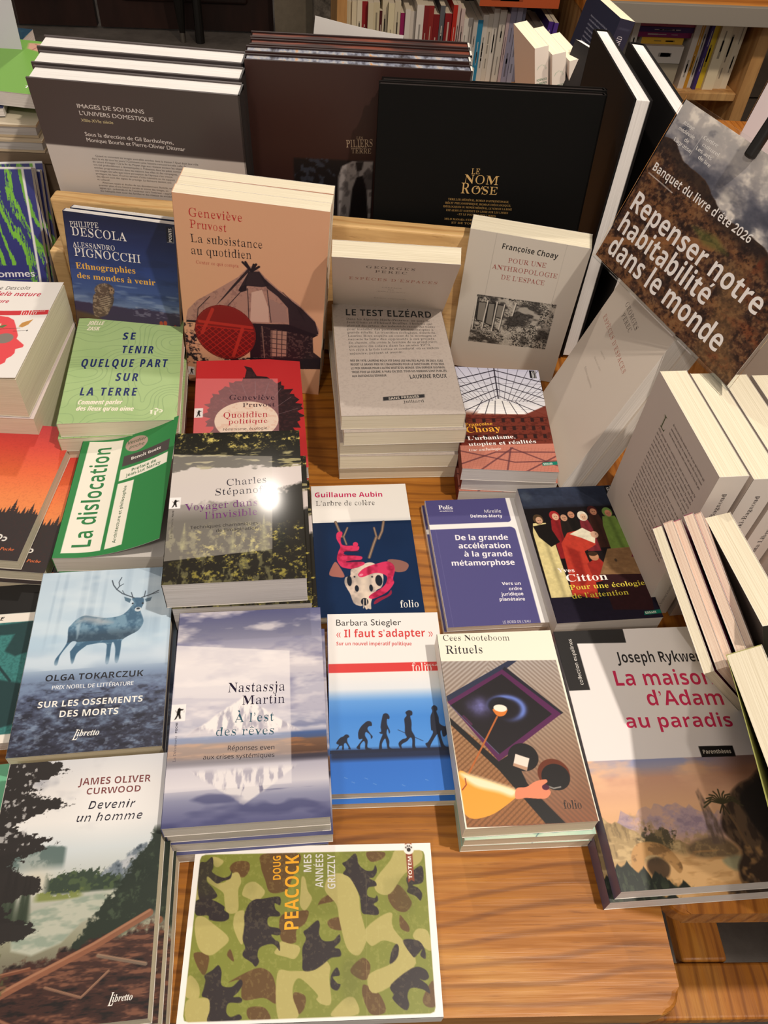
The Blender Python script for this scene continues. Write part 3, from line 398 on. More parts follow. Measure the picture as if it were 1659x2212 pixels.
def art_crowd():                                # dark painted gathering of robed people, a table at the right
    c = Sheet(108, 178, '#1d1820', .45); c.grad([(0, '#2a3146'), (25, '#262a3a'), (32, '#120d10'), (140, '#1a1012'), (150, '#1b1626'), (178, '#201a2c')]); c.mix(c.fbm(14, 8, 4, 4)*(c.Y < 30), '#3d4a60', .6); c.ell(7, 12, 6, 8, '#5d6670', .35, soft=5)
    def fig(x, yt, hh, wd, robe, head='#d9a888', hood=None, lean=0):
        c.poly([(x - wd*.35 + lean, yt + 9), (x + wd*.35 + lean, yt + 9), (x + wd*.5, yt + 22), (x + wd*.55, yt + hh), (x - wd*.55, yt + hh), (x - wd*.5, yt + 22)], robe); c.mix(c.pmask([(x - wd*.1 + lean, yt + 10), (x + wd*.1 + lean, yt + 10), (x + wd*.25, yt + hh), (x + wd*.05, yt + hh)], 3), '#000000', .18)
        if hood: c.ell(x + lean, yt + 3.5, 5.6, 7, hood)
        c.ell(x + lean + .8, yt + 5, 3.7, 4.8, head); c.ell(x + lean + 2, yt + 5, .6, .5, '#3a2420'); c.ell(x + lean - .2, yt + 5, .6, .5, '#3a2420'); c.line([(x + lean, yt + 7.6), (x + lean + 2, yt + 7.6)], .5, '#8a4a3c')
    fig(50, 36, 60, 15, '#17120f', '#c48a6a'); fig(76, 33, 55, 16, '#3d2018', '#c98a6a', '#4a1c1c'); fig(92, 36, 62, 20, '#6f8a3c', '#c78768', '#6d8b45'); fig(63, 40, 52, 13, '#7d2730', '#e0b898', '#e7dcc6'); fig(32, 38, 62, 15, '#8e1f22', '#deae90', '#a3262a'); fig(41, 40, 55, 12, '#231a16', '#c99878')
    fig(13, 42, 106, 20, '#e6d596', '#cfa284', '#4d3a26'); c.poly([(5, 55), (22, 52), (29, 78), (18, 84), (8, 70)], '#16110f')
    c.poly([(30, 80), (40, 66), (58, 62), (70, 68), (66, 84), (52, 92), (54, 120), (50, 152), (24, 146), (28, 112)], '#bf3c2c'); c.poly([(34, 84), (46, 92), (44, 130), (36, 140)], '#8f231c', .8, 3); c.poly([(42, 68), (58, 60), (70, 70), (66, 82), (54, 74)], '#e7dfc4'); c.ell(69, 70, 4.2, 4.6, '#dcae92'); c.ell(70.5, 69.5, .6, .6, '#3a2420')
    c.poly([(50, 108), (64, 100), (70, 112), (66, 130), (52, 132)], '#9d2a22'); c.ell(60, 99, 5, 5.6, '#c08a66'); c.ell(59.5, 95.5, 5.2, 3, '#3f2a1c')
    c.poly([(77.1, 89.9), (111.8, 88.8), (110, 124.7), (59.8, 122.6)], '#9b7650'); c.poly([(59.8, 122.6), (110, 124.7), (101.5, 168.6), (60.5, 165.8)], '#32161a'); c.mix(c.pmask([(77.1, 89.9), (111.8, 88.8), (110, 124.7), (59.8, 122.6)])*c.fbm(10, 4, 3, 9), '#5f4128', .6); c.poly([(104.2, 93.6), (109.7, 100.2), (110.4, 103.4), (99.7, 102.1)], '#6a2430'); c.ell(*(81.7, 105.3, 1.5, 2.1), '#4b3a2c')
    c.mix(c.fbm(3, 3, 2, 11)*.25, '#000000', .6); c.poly([(91.1, 169.7), (112.2, 168.3), (111.2, 172.6), (89.6, 174.2)], '#12705c')
    c.t('Yves', 16.6, 117.3, 34.2, 118, 5.1, 'serif', '#f0e6e2'); c.t('Citton', 23.2, 129.5, 66, 129.5, 8.8, 'serif', '#f4ece6', k=-.01); c.t('Pour une écologie', 23.7, 139.8, 102.5, 138.5, 6, 'serif', '#dccb4a', k=-.015); c.t('de l’attention', 23.3, 150.3, 82.1, 148.8, 5.9, 'serif', '#dccb4a', k=-.015); c.t('ESSAIS', 91.3, 172.9, 102.7, 172.4, 2.5, 'serif', '#eef0e4')
    c.box(100, 1, 107, 19, '#0d0c10'); c.line([(106.3, 1), (106.3, 19), (100, 19)], .6, '#e8e4e0'); c.t('POINTS', 104.6, 17.6, 104.6, 3, 2.8, 'bold', '#f2efec'); return c
def overlay_text(c, book, L):
    for a in L: c.t(*a[:-2], a[-2], a[-1])
def art_volcano():
    c = Sheet(125, 190, '#8d8ca6', .5); X, Y = c.X, c.Y; c.grad([(0, '#5d5f86'), (18, '#787994'), (34, '#9a98ac'), (50, '#d3cbcf'), (75, '#b9b6c4'), (100, '#b3b0c0'), (121, '#6a7396'), (125, '#7d5f4c'), (137, '#5c4438'), (141, '#3f3b46'), (145, '#aca8b6'), (160, '#c9c4cc'), (170, '#8d8ea6'), (190, '#595a80')])
    c.mix(np.clip((c.fbm(30, 12, 4, 3) - .5)*2.4, 0, .7)*(Y < 100), '#6d6e92'); c.mix(np.clip((c.fbm(26, 9, 4, 8) - .52)*3, 0, .8)*(Y < 122), '#e6dedf')
    n = c.fbm(9, 7, 4, 5)*16 - 8; mt = np.clip((Y - (86 + np.abs(X - 58)*.72 + n*.25))/2 + .5, 0, 1)*np.clip((120 - Y)/3, 0, 1); c.mix(mt, '#efe8e4'); c.mix(mt*np.clip((c.fbm(4, 10, 4, 6) - .5)*5 + (Y - 104)*.05, 0, .9), '#77748c')
    c.mix(np.clip((Y - 111 - 5*c.fbm(18, 6, 3, 9))/3, 0, 1)*np.clip((121 - Y)/5, 0, 1), '#d9d3d8', .8); c.box(-1, 119.5, 126, 125.5, '#3f5a8e', .75, 2)
    c.mix(np.clip((c.fbm(20, 3, 4, 2) - .45)*3, 0, .8)*(Y > 124)*(Y < 139), '#a3704c'); c.mix(np.clip((Y - 136)/3, 0, 1)*np.clip((146 - Y)/5, 0, 1), '#43404c', .6)
    rf = np.clip(((177 - np.abs(X - 60)*.72 + n*.25) - Y)/2 + .5, 0, 1)*np.clip((Y - 146)/4, 0, 1); c.mix(rf, '#ded8d8', .9); c.mix(rf*np.clip((c.fbm(3.5, 12, 4, 12) - .48)*5 - (Y - 156)*.04, 0, .8), '#6d6a84'); c.mix(np.clip((c.fbm(34, 10, 3, 14) - .5)*3, 0, .6)*(Y > 165), '#41436a')
    c.mix(c.pmask([(-0.3, 33.3), (96.6, 43.9), (96.4, 162), (-2.8, 163.4)]), '#f1eaea', .42); c.mix(c.pmask([(-0.3, 33.3), (96.6, 43.9), (96.4, 89.7), (1.6, 83.8)], 1)*np.clip((104 - Y)/24, 0, 1), '#efe8e6', .5)
    x0, y0 = [(-1.1, 89.6)][0]; logo_walker(c, 0, y0, 11.8, y0 + 15); c.t('La Découverte', 6.8, 139.1, 6.5, 117.2, 2, 'serif', '#4c4856', k=-.04); c.t('POCHE', 6.4, 114.7, 6.3, 105.6, 1.7, 'bold', '#332f3c')
    c.t('Nastassja', 45.1, 81.1, 92.1, 82.3, 8.8, 'serif', '#20182e', k=-.035); c.t('Martin', 56.9, 93, 91.7, 93.6, 8.1, 'serif', '#20182e', k=-.035); c.t('À l’est', 51.5, 108.5, 83.1, 109.1, 7.9, 'serif', '#2f5666', k=-.04); c.t('des rêves', 37, 119.2, 82.8, 120.7, 7.3, 'serif', '#2f5666', k=-.04)
    c.t('Réponses even', 46.7, 132.1, 83.1, 133.7, 4, 'noto', '#2e2a30'); c.t('aux crises systémiques', 27.9, 138.3, 83.2, 139.9, 3.5, 'noto', '#2e2a30'); return c
def art_lake():
    c = Sheet(125, 190, '#17150f', .45); X, Y = c.X, c.Y; e1 = 52 + 14*c.fbm(12, 6, 4, 1) - 9; e2 = 92 + 22*c.fbm(10, 10, 4, 2) + (X > 70)*np.clip((X - 70)/55, 0, 1)*-26
    c.grad([(0, '#1b1a12'), (50, '#2a2823')]); lk = np.clip((Y - e1)/2, 0, 1)*np.clip((e2 - Y)/5, 0, 1); c.mix(lk, '#d3c8c4'); c.mix(np.clip((Y - e2)/10, 0, 1), '#26231d')
    f = c.fbm(7, 6, 5, 3, .7); f2 = c.fbm(3, 3, 3, 4, .7); leaf = np.clip((f - .5)*6, 0, 1)*np.clip((f2 - .42)*5, 0, 1)
    c.mix(leaf*np.clip((30 - Y)/10, 0, 1), '#cdbb66'); c.mix(leaf*np.clip((Y - 120)/12, 0, 1)*np.clip((X - 20)/20 + .3, 0, 1), '#bfb054'); c.mix(leaf*np.clip((Y - 160)/10, 0, 1), '#7d7434', .7); c.mix(np.clip((c.fbm(16, 3, 4, 6) - .56)*9, 0, .9)*(Y > 30)*(Y < 52), '#a89f72')
    c.mix(np.clip((c.fbm(5, 9, 4, 8) - .55)*8, 0, .85)*np.clip((Y - 118)/14, 0, 1)*(X < 95), '#8f8a5c', .6)
    c.mix(c.pmask([(-4.5, 29.8), (96.8, 36.7), (95.3, 155.7), (-0.4, 164.1)]), '#cbc4bb', .48); c.mix(c.pmask([(-1.6, 72.6), (49.2, 63.2), (96.4, 65.5), (96, 104.9), (-0.6, 112.2)], 14), '#cdc3c0', .35)
    for x, yt, h_ in ((16, 118, 34), (60, 128, 30), (88, 112, 46), (104, 96, 60), (77, 136, 24)):
        c.mix(np.clip(1 - np.abs(X - x)/np.maximum((Y - yt)*.16, .01), 0, 1)*(Y > yt)*(Y < yt + h_)*(.3 + c.fbm(2, 2, 2, int(x))), '#b5b08a' if x < 95 else '#1a1c16', .8)
    logo_walker(c, 0, 88, 10.8, 102); c.t('La Découverte', 5.7, 139, 5.4, 114.3, 2, 'serif', '#4a4540', k=-.04); c.t('POCHE', 5.3, 112.5, 5.4, 104.4, 1.6, 'bold', '#2f2a28')
    c.t('Charles', 53.2, 75.4, 90.7, 72.6, 8.7, 'serif', '#332e3a', k=-.05); c.t('Stépanoff', 42.5, 87.3, 91.5, 85.3, 8.5, 'serif', '#2c2834', k=-.04); c.t('Voyager dans', 15.1, 105.6, 82.1, 101.9, 8.6, 'serif', '#6d3472', k=-.035); c.t('l’invisible', 34.1, 116.6, 82.1, 113.6, 8.7, 'serif', '#6d3472', k=-.035)
    c.t('Techniques chamaniques', 21.3, 128, 82.4, 125.4, 3.6, 'noto', '#332f2c'); c.t('de l’imagination', 44.7, 132.9, 82.2, 131.4, 3.6, 'noto', '#332f2c'); return c
def art_deer():
    c = Sheet(120, 182, '#bcd0e0', .45); X, Y = c.X, c.Y; c.grad([(0, '#b9cddd'), (40, '#c3d6e4'), (80, '#b4cde0'), (100, '#a9bed2'), (112, '#7f93b0'), (130, '#57627f'), (150, '#3d4256'), (182, '#2f3040')])
    for x, wd, a in ((22, 2.2, .35), (40, 3.5, .45), (48, 4, .5), (58, 2, .25), (78, 4, .28), (98, 6, .4), (107, 5, .45), (14, 1.5, .3)): c.mix(np.clip(1 - np.abs(X - x - (Y - 40)*-.03)/wd, 0, 1)**.5*np.clip((92 - Y)/30, 0, 1), '#8aa2b8', a)
    c.mix(np.clip((c.fbm(40, 16, 3, 1) - .4)*2, 0, .5)*(Y < 105), '#d9e6ee'); c.mix(np.exp(-((Y - 96)/8)**2)*.6, '#cfdce8')
    n = c.fbm(9, 4.5, 4, 3, .65); c.mix(np.clip((n - .5)*5, 0, 1)*np.clip((Y - 108)/14, 0, 1), '#8298b6', .55); c.mix(np.clip((.47 - n)*6, 0, 1)*np.clip((Y - 112)/20, 0, 1), '#20202c', .75); c.mix(np.clip((c.fbm(4, 2.5, 3, 9) - .6)*7, 0, 1)*np.clip((Y - 120)/20, 0, 1), '#a3b6cc', .35)
    d = c.pmask(smooth([(33.2, 60.1), (37.3, 54.4), (43.6, 50.7), (52.5, 52.6), (63.5, 54.7), (75, 53.1), (80.5, 48.7), (84, 43.4), (86.1, 39.9), (83.8, 35.3), (86.1, 34), (92.2, 34.5), (94.5, 36.1), (94.7, 41.1), (93.1, 46), (92.6, 49.6), (94.9, 55.9), (95.9, 62), (92.1, 70), (83.9, 75.2), (79, 79.4), (78.7, 86.3), (77.8, 100.8), (75, 100.6), (74.2, 88.2), (72, 81.2), (70.4, 83.3), (69.9, 101.3), (67.1, 101.1), (66.8, 89.9), (64.9, 81.2), (51.2, 81.8), (47.7, 83.8), (41.9, 90.1), (40.3, 98.9), (38.5, 99.3), (36.1, 88.5), (36.7, 86.3), (40.4, 78.7), (36.5, 77.2), (32.5, 82.6), (28.1, 91.2), (27.1, 100), (24.7, 99.8), (24.8, 94.3), (29.2, 85.7), (32.2, 76.9), (31.3, 64)]), .7)
    c.mix(d*np.clip((104 - Y)/10, .3, 1), '#3c627f'); c.mix(d*np.clip((c.fbm(7, 7, 4, 5) - .45)*4, 0, .8)*(Y < 82), '#7fa2b8'); c.mix(d*np.clip((Y - 64)/8, 0, 1)*(Y < 78), '#2a3a48', .6); c.poly([(37.6, 57.4), (43.6, 51), (57.5, 53.6), (68.9, 59.9), (58.4, 61.4), (44.3, 56.8)], '#b3b6ba', .7, 5); c.poly([(37.5, 59.8), (41.5, 57.7), (41.1, 69.5), (40, 75.2)], '#a9c0ce', .7, 2)
    for p in ([(76.5, 32.3), (83.3, 35.3), (82.1, 39.6), (77.9, 36.8)], [(101.7, 34.2), (95.3, 36.2), (96.6, 39.4), (100.5, 38.5)]): c.poly(p, '#4a6a80')
    for p, wd in (([(85.7, 34.2), (74.6, 28.6), (69.1, 23.5), (65.6, 18.1), (64, 12.8)], 1), ([(69.3, 23.5), (71.3, 19.8), (70.3, 15.2), (72.3, 9.9)], .8), ([(70.8, 20.4), (74.6, 17.5)], .7), ([(76.7, 29.5), (74.3, 25.2)], .6), ([(84.6, 34.1), (82.6, 27.9)], .8), ([(92.4, 34.3), (100, 31.5), (107.3, 27.2)], 1), ([(94.6, 33.6), (95.4, 27.1)], .8), ([(101, 31.3), (107.4, 29.5)], .6)): c.line(p, wd, '#2b3846')
    c.ell(*(90.2, 47.2, 3, 2.5), '#c9d3da'); c.ell(*(90.2, 46.4, 1.6, 1.1), '#22303c'); c.ell(*(84.9, 40.4, 0.9, 1), '#16202a'); c.ell(*(93.9, 40.8, 0.9, 1), '#16202a')
    c.t('OLGA TOKARCZUK', 19.4, 115.5, 100.2, 116.9, 5.9, 'bold', '#1f2028', k=-.03); c.t('PRIX NOBEL DE LITTÉRATURE', 26.2, 123.7, 92.7, 124.9, 3.6, 'noto', '#eef0f2', k=.01); c.line([(51.6, 129.6), (67, 129.9)], .5, '#2a2c38')
    c.t('SUR LES OSSEMENTS', 17.2, 140, 101.4, 141.1, 5.6, 'bold', '#f2efe6', k=-.05); c.t('DES MORTS', 35.8, 149.8, 82.6, 150.9, 5.8, 'bold', '#f2efe6', k=-.05); c.t('L', 48.6, 171, 52.5, 171.1, 9.2, 'serifbi', '#f3f0ea', shear=.15); c.t('ibretto', 52.1, 167.9, 69.4, 168.3, 5.4, 'serifbi', '#f3f0ea'); return c
def art_valley():
    c = Sheet(120, 182, '#d9d6d4', .45); X, Y = c.X, c.Y; c.grad([(0, '#cfcfd2'), (25, '#ddd9d6'), (48, '#e4e1dd'), (70, '#cbd2d4'), (112, '#a9a898'), (130, '#8d8c74'), (182, '#2a1a16')])
    c.mix(np.clip((c.fbm(34, 18, 4, 2) - .5)*3.2, 0, .75)*(Y < 70)*np.clip((80 - X)/40, 0, 1), '#8a8c96'); c.mix(np.exp(-((X - 80)/26)**2 - ((Y - 34)/22)**2), '#efecea', .8)
    rk = c.fbm(8, 8, 5, 3, .65); mr = np.clip((Y - (92 - (X - 64)*.62 + rk*10))/2 + .3, 0, 1)*(X > 55)*np.clip((100 - Y)/6, 0, 1); c.mix(mr, '#6f7a84'); c.mix(mr*np.clip((rk - .5)*6, 0, 1), '#cfcfd0', .7); c.mix(mr*np.clip((.42 - rk)*8, 0, 1), '#2e3a44', .8)
    ml = np.clip((Y - (62 + np.abs(X - 40)*.12 + rk*6))/2, 0, 1)*np.clip((54 - X)/3, 0, 1)*np.clip((84 - Y)/6, 0, 1); c.mix(ml, '#5c6e6a'); c.mix(ml*np.clip((rk - .52)*6, 0, 1), '#b9beb8', .6)
    c.mix(np.exp(-((X - 34)/12)**2 - ((Y - 90)/9)**2), '#cfc6b0', .8); f = c.fbm(5, 5, 4, 6, .7)
    mk = lambda yt, x0, x1, yb, sd: np.clip((Y - yt - (c.fbm(5, 5, 4, sd, .75) - .5)*16)/1.5, 0, 1)*np.clip((yb - Y)/2, 0, 1)*np.clip((X - x0)/5, 0, 1)*np.clip((x1 - X)/5, 0, 1); q1 = mk(84 + np.abs(X - 66)*.16, 40, 98, 101, 61); c.mix(q1, '#2c3a2c', .95); c.mix(q1*np.clip((c.fbm(4, 4, 3, 62) - .5)*5, 0, .6), '#55663e'); c.mix(mk(97, 34, 70, 105, 63), '#76803f', .9)
    lk = c.pmask([(24, 118), (36, 110), (60, 104), (92, 101), (88, 112), (70, 120), (58, 132), (40, 138), (26, 134)], 2); c.mix(lk, '#b3b5a4'); c.mix(lk*np.clip((c.fbm(10, 4, 3, 4) - .45)*3, 0, .7), '#7f9080')
    for x, yt, b in ((16, 74, 116), (21, 78, 116), (28, 84, 118), (31, 86, 118)): c.mix(np.clip(1.3 - np.abs(X - x)/np.maximum((Y - yt)*.14, .01), 0, 1)*(Y > yt)*(Y < b), '#2a3526', .9)
    c.mix(np.clip((X - (116 - (Y - 58)*.66) + (f - .5)*16)/3, 0, 1)*np.clip((Y - 56)/6, 0, 1)*np.clip((146 - Y - (X - 70)*.5)/6, 0, 1), '#202a20', .96); c.mix(np.clip((X - (118 - (Y - 60)*.66))/6, 0, 1)*np.clip((f - .56)*6, 0, 1)*(Y < 120), '#4d5c44', .6)
    c.mix(np.clip((34 + 12*np.sin(Y*.22) - Y*.06 - X + (c.fbm(6, 4, 4, 8, .75) - .5)*34)/2, 0, 1)*(Y < 140), '#241f1d', .97); c.mix(np.clip((c.fbm(3, 3, 3, 10) - .62)*7, 0, .7)*(X < 26)*(Y < 70), '#d6d4d2')
    br = np.clip((Y - (140 - (X - 40)*.22 + (f - .5)*14))/4, 0, 1); c.mix(br, '#3a201a', .96); lg = c.fbm(16, 3.5, 4, 12, .7); c.mix(br*np.clip((lg - .52)*6, 0, 1), '#8a5a42', .75); c.mix(br*np.clip((.42 - lg)*8, 0, 1), '#120c0c', .85)
    for p, wd, q in (([(6, 168), (42, 152), (80, 136), (116, 118)], 5, '#8d5a40'), ([(10, 150), (40, 146)], 2.5, '#74442f'), ([(52, 158), (76, 166), (92, 152)], 1.6, '#82604c'), ([(84, 142), (116, 150)], 2.4, '#7a6858'), ([(10, 168), (36, 180)], 5, '#5f3527')): c.line(p, wd, q, .9); c.line([(a, b - wd*.3) for a, b in p], wd*.3, '#b98a6a', .5)
    c.mix(np.clip((c.fbm(6, 6, 3, 15) - .55)*5, 0, .7)*(X < 30)*(Y > 135)*(Y < 160), '#4f5430')
    c.t('JAMES OLIVER', 54.4, 21.5, 108.8, 22.8, 5.5, 'bold', '#7a4040', k=-.05); c.t('CURWOOD', 61.5, 29.3, 101.8, 30.1, 4.9, 'bold', '#7a4040', k=-.05); c.t('Devenir', 64.3, 40.8, 98.9, 42, 6.1, 'bi', '#252230', k=-.04); c.t('un homme', 57, 49.9, 104.9, 51.3, 5.9, 'bi', '#252230', k=-.04)
    c.t('L', 93.7, 172.6, 97, 172.6, 7.7, 'serifbi', '#f0ece4', shear=.15); c.t('ibretto', 96.4, 170.5, 109.3, 170.5, 4.1, 'serifbi', '#e9e4dc'); return c
def art_paradise():
    c = Sheet(155, 232.5, '#ece6e4', .5); X, Y = c.X, c.Y; c.poly([(-1.2, -3.1), (68.3, -0.2), (67.4, 15.2), (19.8, 14.2), (20, 62.8), (0.5, 62.8)], '#211f1f')
    x, y0 = 1, 129; m = c.pmask([(-1, 129), (156, 131), (156, 234), (-1, 234)]); im0 = c.img.copy()
    c.grad([(129, '#8f97bf'), (136, '#a9a4b8'), (146, '#d9a78c'), (170, '#e6b58c'), (195, '#d9a876'), (232, '#c99a62')]); c.mix(np.clip((c.fbm(30, 11, 4, 1) - .46)*3, 0, .9)*np.clip((168 - Y)/20, 0, 1), '#efbf98'); c.mix(np.clip((X - 84)/50, 0, 1)*np.clip((166 - Y)/20, 0, 1), '#8a5f48', .75)
    rng = np.random.RandomState(5)
    def ridge(y0, amp, sc, sd): r = np.random.RandomState(sd); xs = np.arange(-5, 170, sc); return np.interp(X, xs, y0 + amp*(r.rand(len(xs)) - .5)) + np.interp(X, np.arange(-5, 170, sc/3), amp*.3*(r.rand(len(np.arange(-5, 170, sc/3))) - .5))
    n = c.fbm(9, 7, 5, 2, .6); r1 = ridge(172, 16, 11, 1) + np.abs(X - 66)*.16; m1 = np.clip((Y - r1)/1.2, 0, 1); c.mix(m1*np.clip((204 - Y)/14, 0, 1), '#b39aa0'); c.mix(m1*np.clip((n - .48)*4, 0, .7)*np.clip((204 - Y)/14, 0, 1), '#d9ad90'); c.mix(m1*np.clip((.44 - n)*4, 0, .6)*np.clip((204 - Y)/14, 0, 1), '#85748a')
    r2 = ridge(176, 8, 9, 7) + X*.42; m2 = np.clip((Y - r2)/1.2, 0, 1)*np.clip((216 - Y)/6, 0, 1)*np.clip((66 - X)/8, 0, 1); c.mix(m2, '#a58c62'); c.mix(m2*np.clip((c.fbm(4, 10, 4, 6) - .5)*4, 0, .7), '#6f5c40'); c.mix(m2*np.clip((c.fbm(7, 4, 3, 9) - .55)*4, 0, .7), '#cdb080')
    c.mix(np.clip((.8 - np.hypot((X - 40)/17, (Y - 196)/13) + (c.fbm(5, 5, 4, 71, .7) - .5)*1.5)*5, 0, 1)*np.clip((207 - Y)/2, 0, 1), '#4a4430', .92); c.blob([(64, 202), (82, 196), (98, 200), (104, 210), (86, 214), (66, 210)], '#5a4c38', .8, 4); c.mix(c.pmask([(24, 176), (66, 190), (104, 196), (104, 212), (60, 212), (24, 206)], 6)*np.clip((c.fbm(3, 3, 3, 31) - .5)*4, 0, .6), '#a3885c')
    c.blob([(46, 206), (70, 212), (96, 214), (100, 224), (84, 232), (52, 234), (40, 222)], '#e9bb80', .95, 4); c.mix(np.clip((c.fbm(12, 3, 3, 41) - .5)*3, 0, .5)*(Y > 206)*(X > 40)*(X < 104), '#b98a54'); c.blob([(88, 214), (104, 212), (106, 222), (94, 222)], '#7d8a72', .7, 3)
    ar = c.pmask(smooth([(14, 220), (16, 206), (24, 198), (38, 198), (48, 204), (54, 216), (50, 222), (44, 214), (36, 208), (28, 208), (24, 214), (24, 222), (16, 226)]), 1); c.mix(ar, '#b98d58'); c.mix(ar*np.clip((n - .5)*5, 0, .7), '#6d5030'); c.blob([(26, 216), (30, 210), (38, 210), (44, 216), (40, 224), (30, 224)], '#3a2c20', .8, 2)
    rt_ = c.pmask(smooth([(96, 190), (108, 170), (120, 158), (134, 152), (158, 146), (160, 238), (104, 238), (98, 222), (106, 208)]), 3); c.mix(rt_, '#35281f'); c.mix(rt_*np.clip((c.fbm(6, 14, 4, 17) - .5)*5, 0, .7), '#6f5840'); c.mix(rt_*np.clip((c.fbm(8, 8, 3, 27) - .52)*5, 0, .8)*(Y > 204), '#a37d4e'); c.blob([(120, 166), (138, 154), (158, 150), (158, 206), (144, 214), (128, 200), (122, 184)], '#14100f', .95, 4)
    c.mix(c.pmask([(85, 160), (88, 157), (91, 170), (95, 184), (96, 202), (82, 202), (85, 182)], 1.5)*np.clip(.6 + (c.fbm(3, 8, 3, 72) - .4)*2, 0, 1), '#5d4c42', .9); c.mix(np.clip((Y - ridge(214, 7, 4, 12) - np.maximum(X - 14, 0)*.42)/1.5, 0, 1)*(X < 62), '#1f261f'); c.mix(np.clip((Y - 212 - X*.3)/8, 0, 1)*(X < 60)*np.clip((c.fbm(2, 5, 3, 51) - .5)*5, 0, .6), '#46503a')
    c.line([(104, 172), (109, 188), (112, 205)], 2.2, '#6a5238')
    for a in np.linspace(-2.9, -.2, 11): c.line([(104, 171), (104 + 9*math.cos(a), 170 + 7*math.sin(a)), (104 + 17*math.cos(a), 171 + 12*math.sin(a) + 5*abs(math.cos(a)))], 1.3, '#3f3c24')
    for a in (2.2, 1.8, 1.2): c.line([(104, 171), (104 + 8*math.cos(a), 171 + 9*math.sin(a))], 1.1, '#35301f')
    c.img = im0*(1 - m[..., None]) + c.img*m[..., None]
    c.poly([(101.1, 120.7), (131.7, 121.7), (131.2, 131.5), (100.9, 130.7)], '#141213'); c.t('Parenthèses', 103.5, 127.7, 128.3, 128.4, 3.5, 'bold', '#d9d2c4', k=-.04)
    c.t('collection eupalinos', 15.3, 57.3, 15.4, 9.1, 3.3, 'noto', '#e9e4de'); c.t('Joseph Rykwert', 53.2, 36.2, 138.4, 38.5, 11.3, 'bold', '#1c1a20', k=-.04); c.t('La maison', 45.2, 59.7, 137.6, 62.6, 15.3, 'bold', '#d02558', k=-.045); c.t('d’Adam', 69.3, 80.5, 139.3, 83.3, 14.6, 'bold', '#d02558', k=-.045); c.t('au paradis', 43.6, 100.8, 139.6, 104.4, 12.9, 'bold', '#d02558', k=-.045); return c
def art_greyback():
    c = Sheet(125, 190, '#b9aca2', .8); c.mix(np.clip((c.fbm(1.6, 1.6, 2, 1) - .5)*1.2, 0, .3), '#9c9088'); k_ = '#26282a'
    c.t('LE TEST ELZÉARD', 14.8, 21.3, 111.6, 27.1, 12.1, 'bold', '#1f2326', k=-.05); a = np.array([14.7, 29.9, 113, 35.3, 3.7][:4]); b = np.array([14.7, 92.9, 112.3, 89.5, 2.9][:4])
    T = ("Dans les Alpes-de-Haute-Provence, au pays de", "Jean Giono et d’Elzéard Bouffier, l’homme qui", "plantait des arbres, des industriels rasent des forêts", "pour installer des panneaux photovoltaïques à", "grande échelle. La transition écologique, disent-ils.", "Laurine Roux enquête au cœur de la montagne et", "raconte la lutte des opposants à ces projets.", "En chemin, elle croise le fantôme de sa grand-mère,", "pionnière du solaire dans les années 1970.", "Un récit à la fois intime et combatif, où se mêlent", "mémoire, présent et avenir.")
    for i, s_ in enumerate(T):
        q = a + (b - a)*i/10; f = min(1, len(s_)/46); s_ = s_.replace('ï', 'i').replace('œ', 'oe'); c.t(s_, q[0], q[1], q[0] + (q[2] - q[0])*f, q[1] + (q[3] - q[1])*f, 3.6, 'serif', k_, k=-.03)
    a = np.array([14.5, 104.7, 113.6, 106.4, 3.3][:4]); b = np.array([14.8, 130.4, 115.7, 129.2, 3.1][:4])
    for i, (s_, f) in enumerate((("NÉE EN 1978, LAURINE ROUX VIT DANS LES HAUTES-ALPES. EN 2021, ELLE", 1), ("REÇOIT LE GRAND PRIX DE L’IMAGINAIRE POUR LE SANCTUAIRE, ET EN 2022", 1), ("LE PRIX ORANGE POUR L’AUTRE MOITIÉ DU MONDE. SON DERNIER OUVRAGE,", 1), ("TROIS FOIS LA COLÈRE, A PARU EN 2025. TOUS SES ROMANS SONT PUBLIÉS", 1), ("AUX ÉDITIONS DU SONNEUR.", .36))):
        q = a + (b - a)*i/4; c.t(s_.replace('Ç', 'C'), q[0], q[1], q[0] + (q[2] - q[0])*f, q[1] + (q[3] - q[1])*f, 3.4, 'bold', k_)
    c.t('LAURINE ROUX', 75, 134, 114.2, 133.4, 6.3, 'bold', '#2b2d30', k=-.05); c.poly([(43.8, 162.6), (86.8, 159), (86.4, 164.1), (43.5, 168.4)], '#2a2a2c'); c.t('SANS PRÉAVIS', 49.4, 166.8, 80.8, 163.8, 3.3, 'bold', '#c9beb2'); c.t('julliard', 63.7, 172, 84.8, 171.6, 4.4, 'serif', '#3a3835', k=-.03); return c
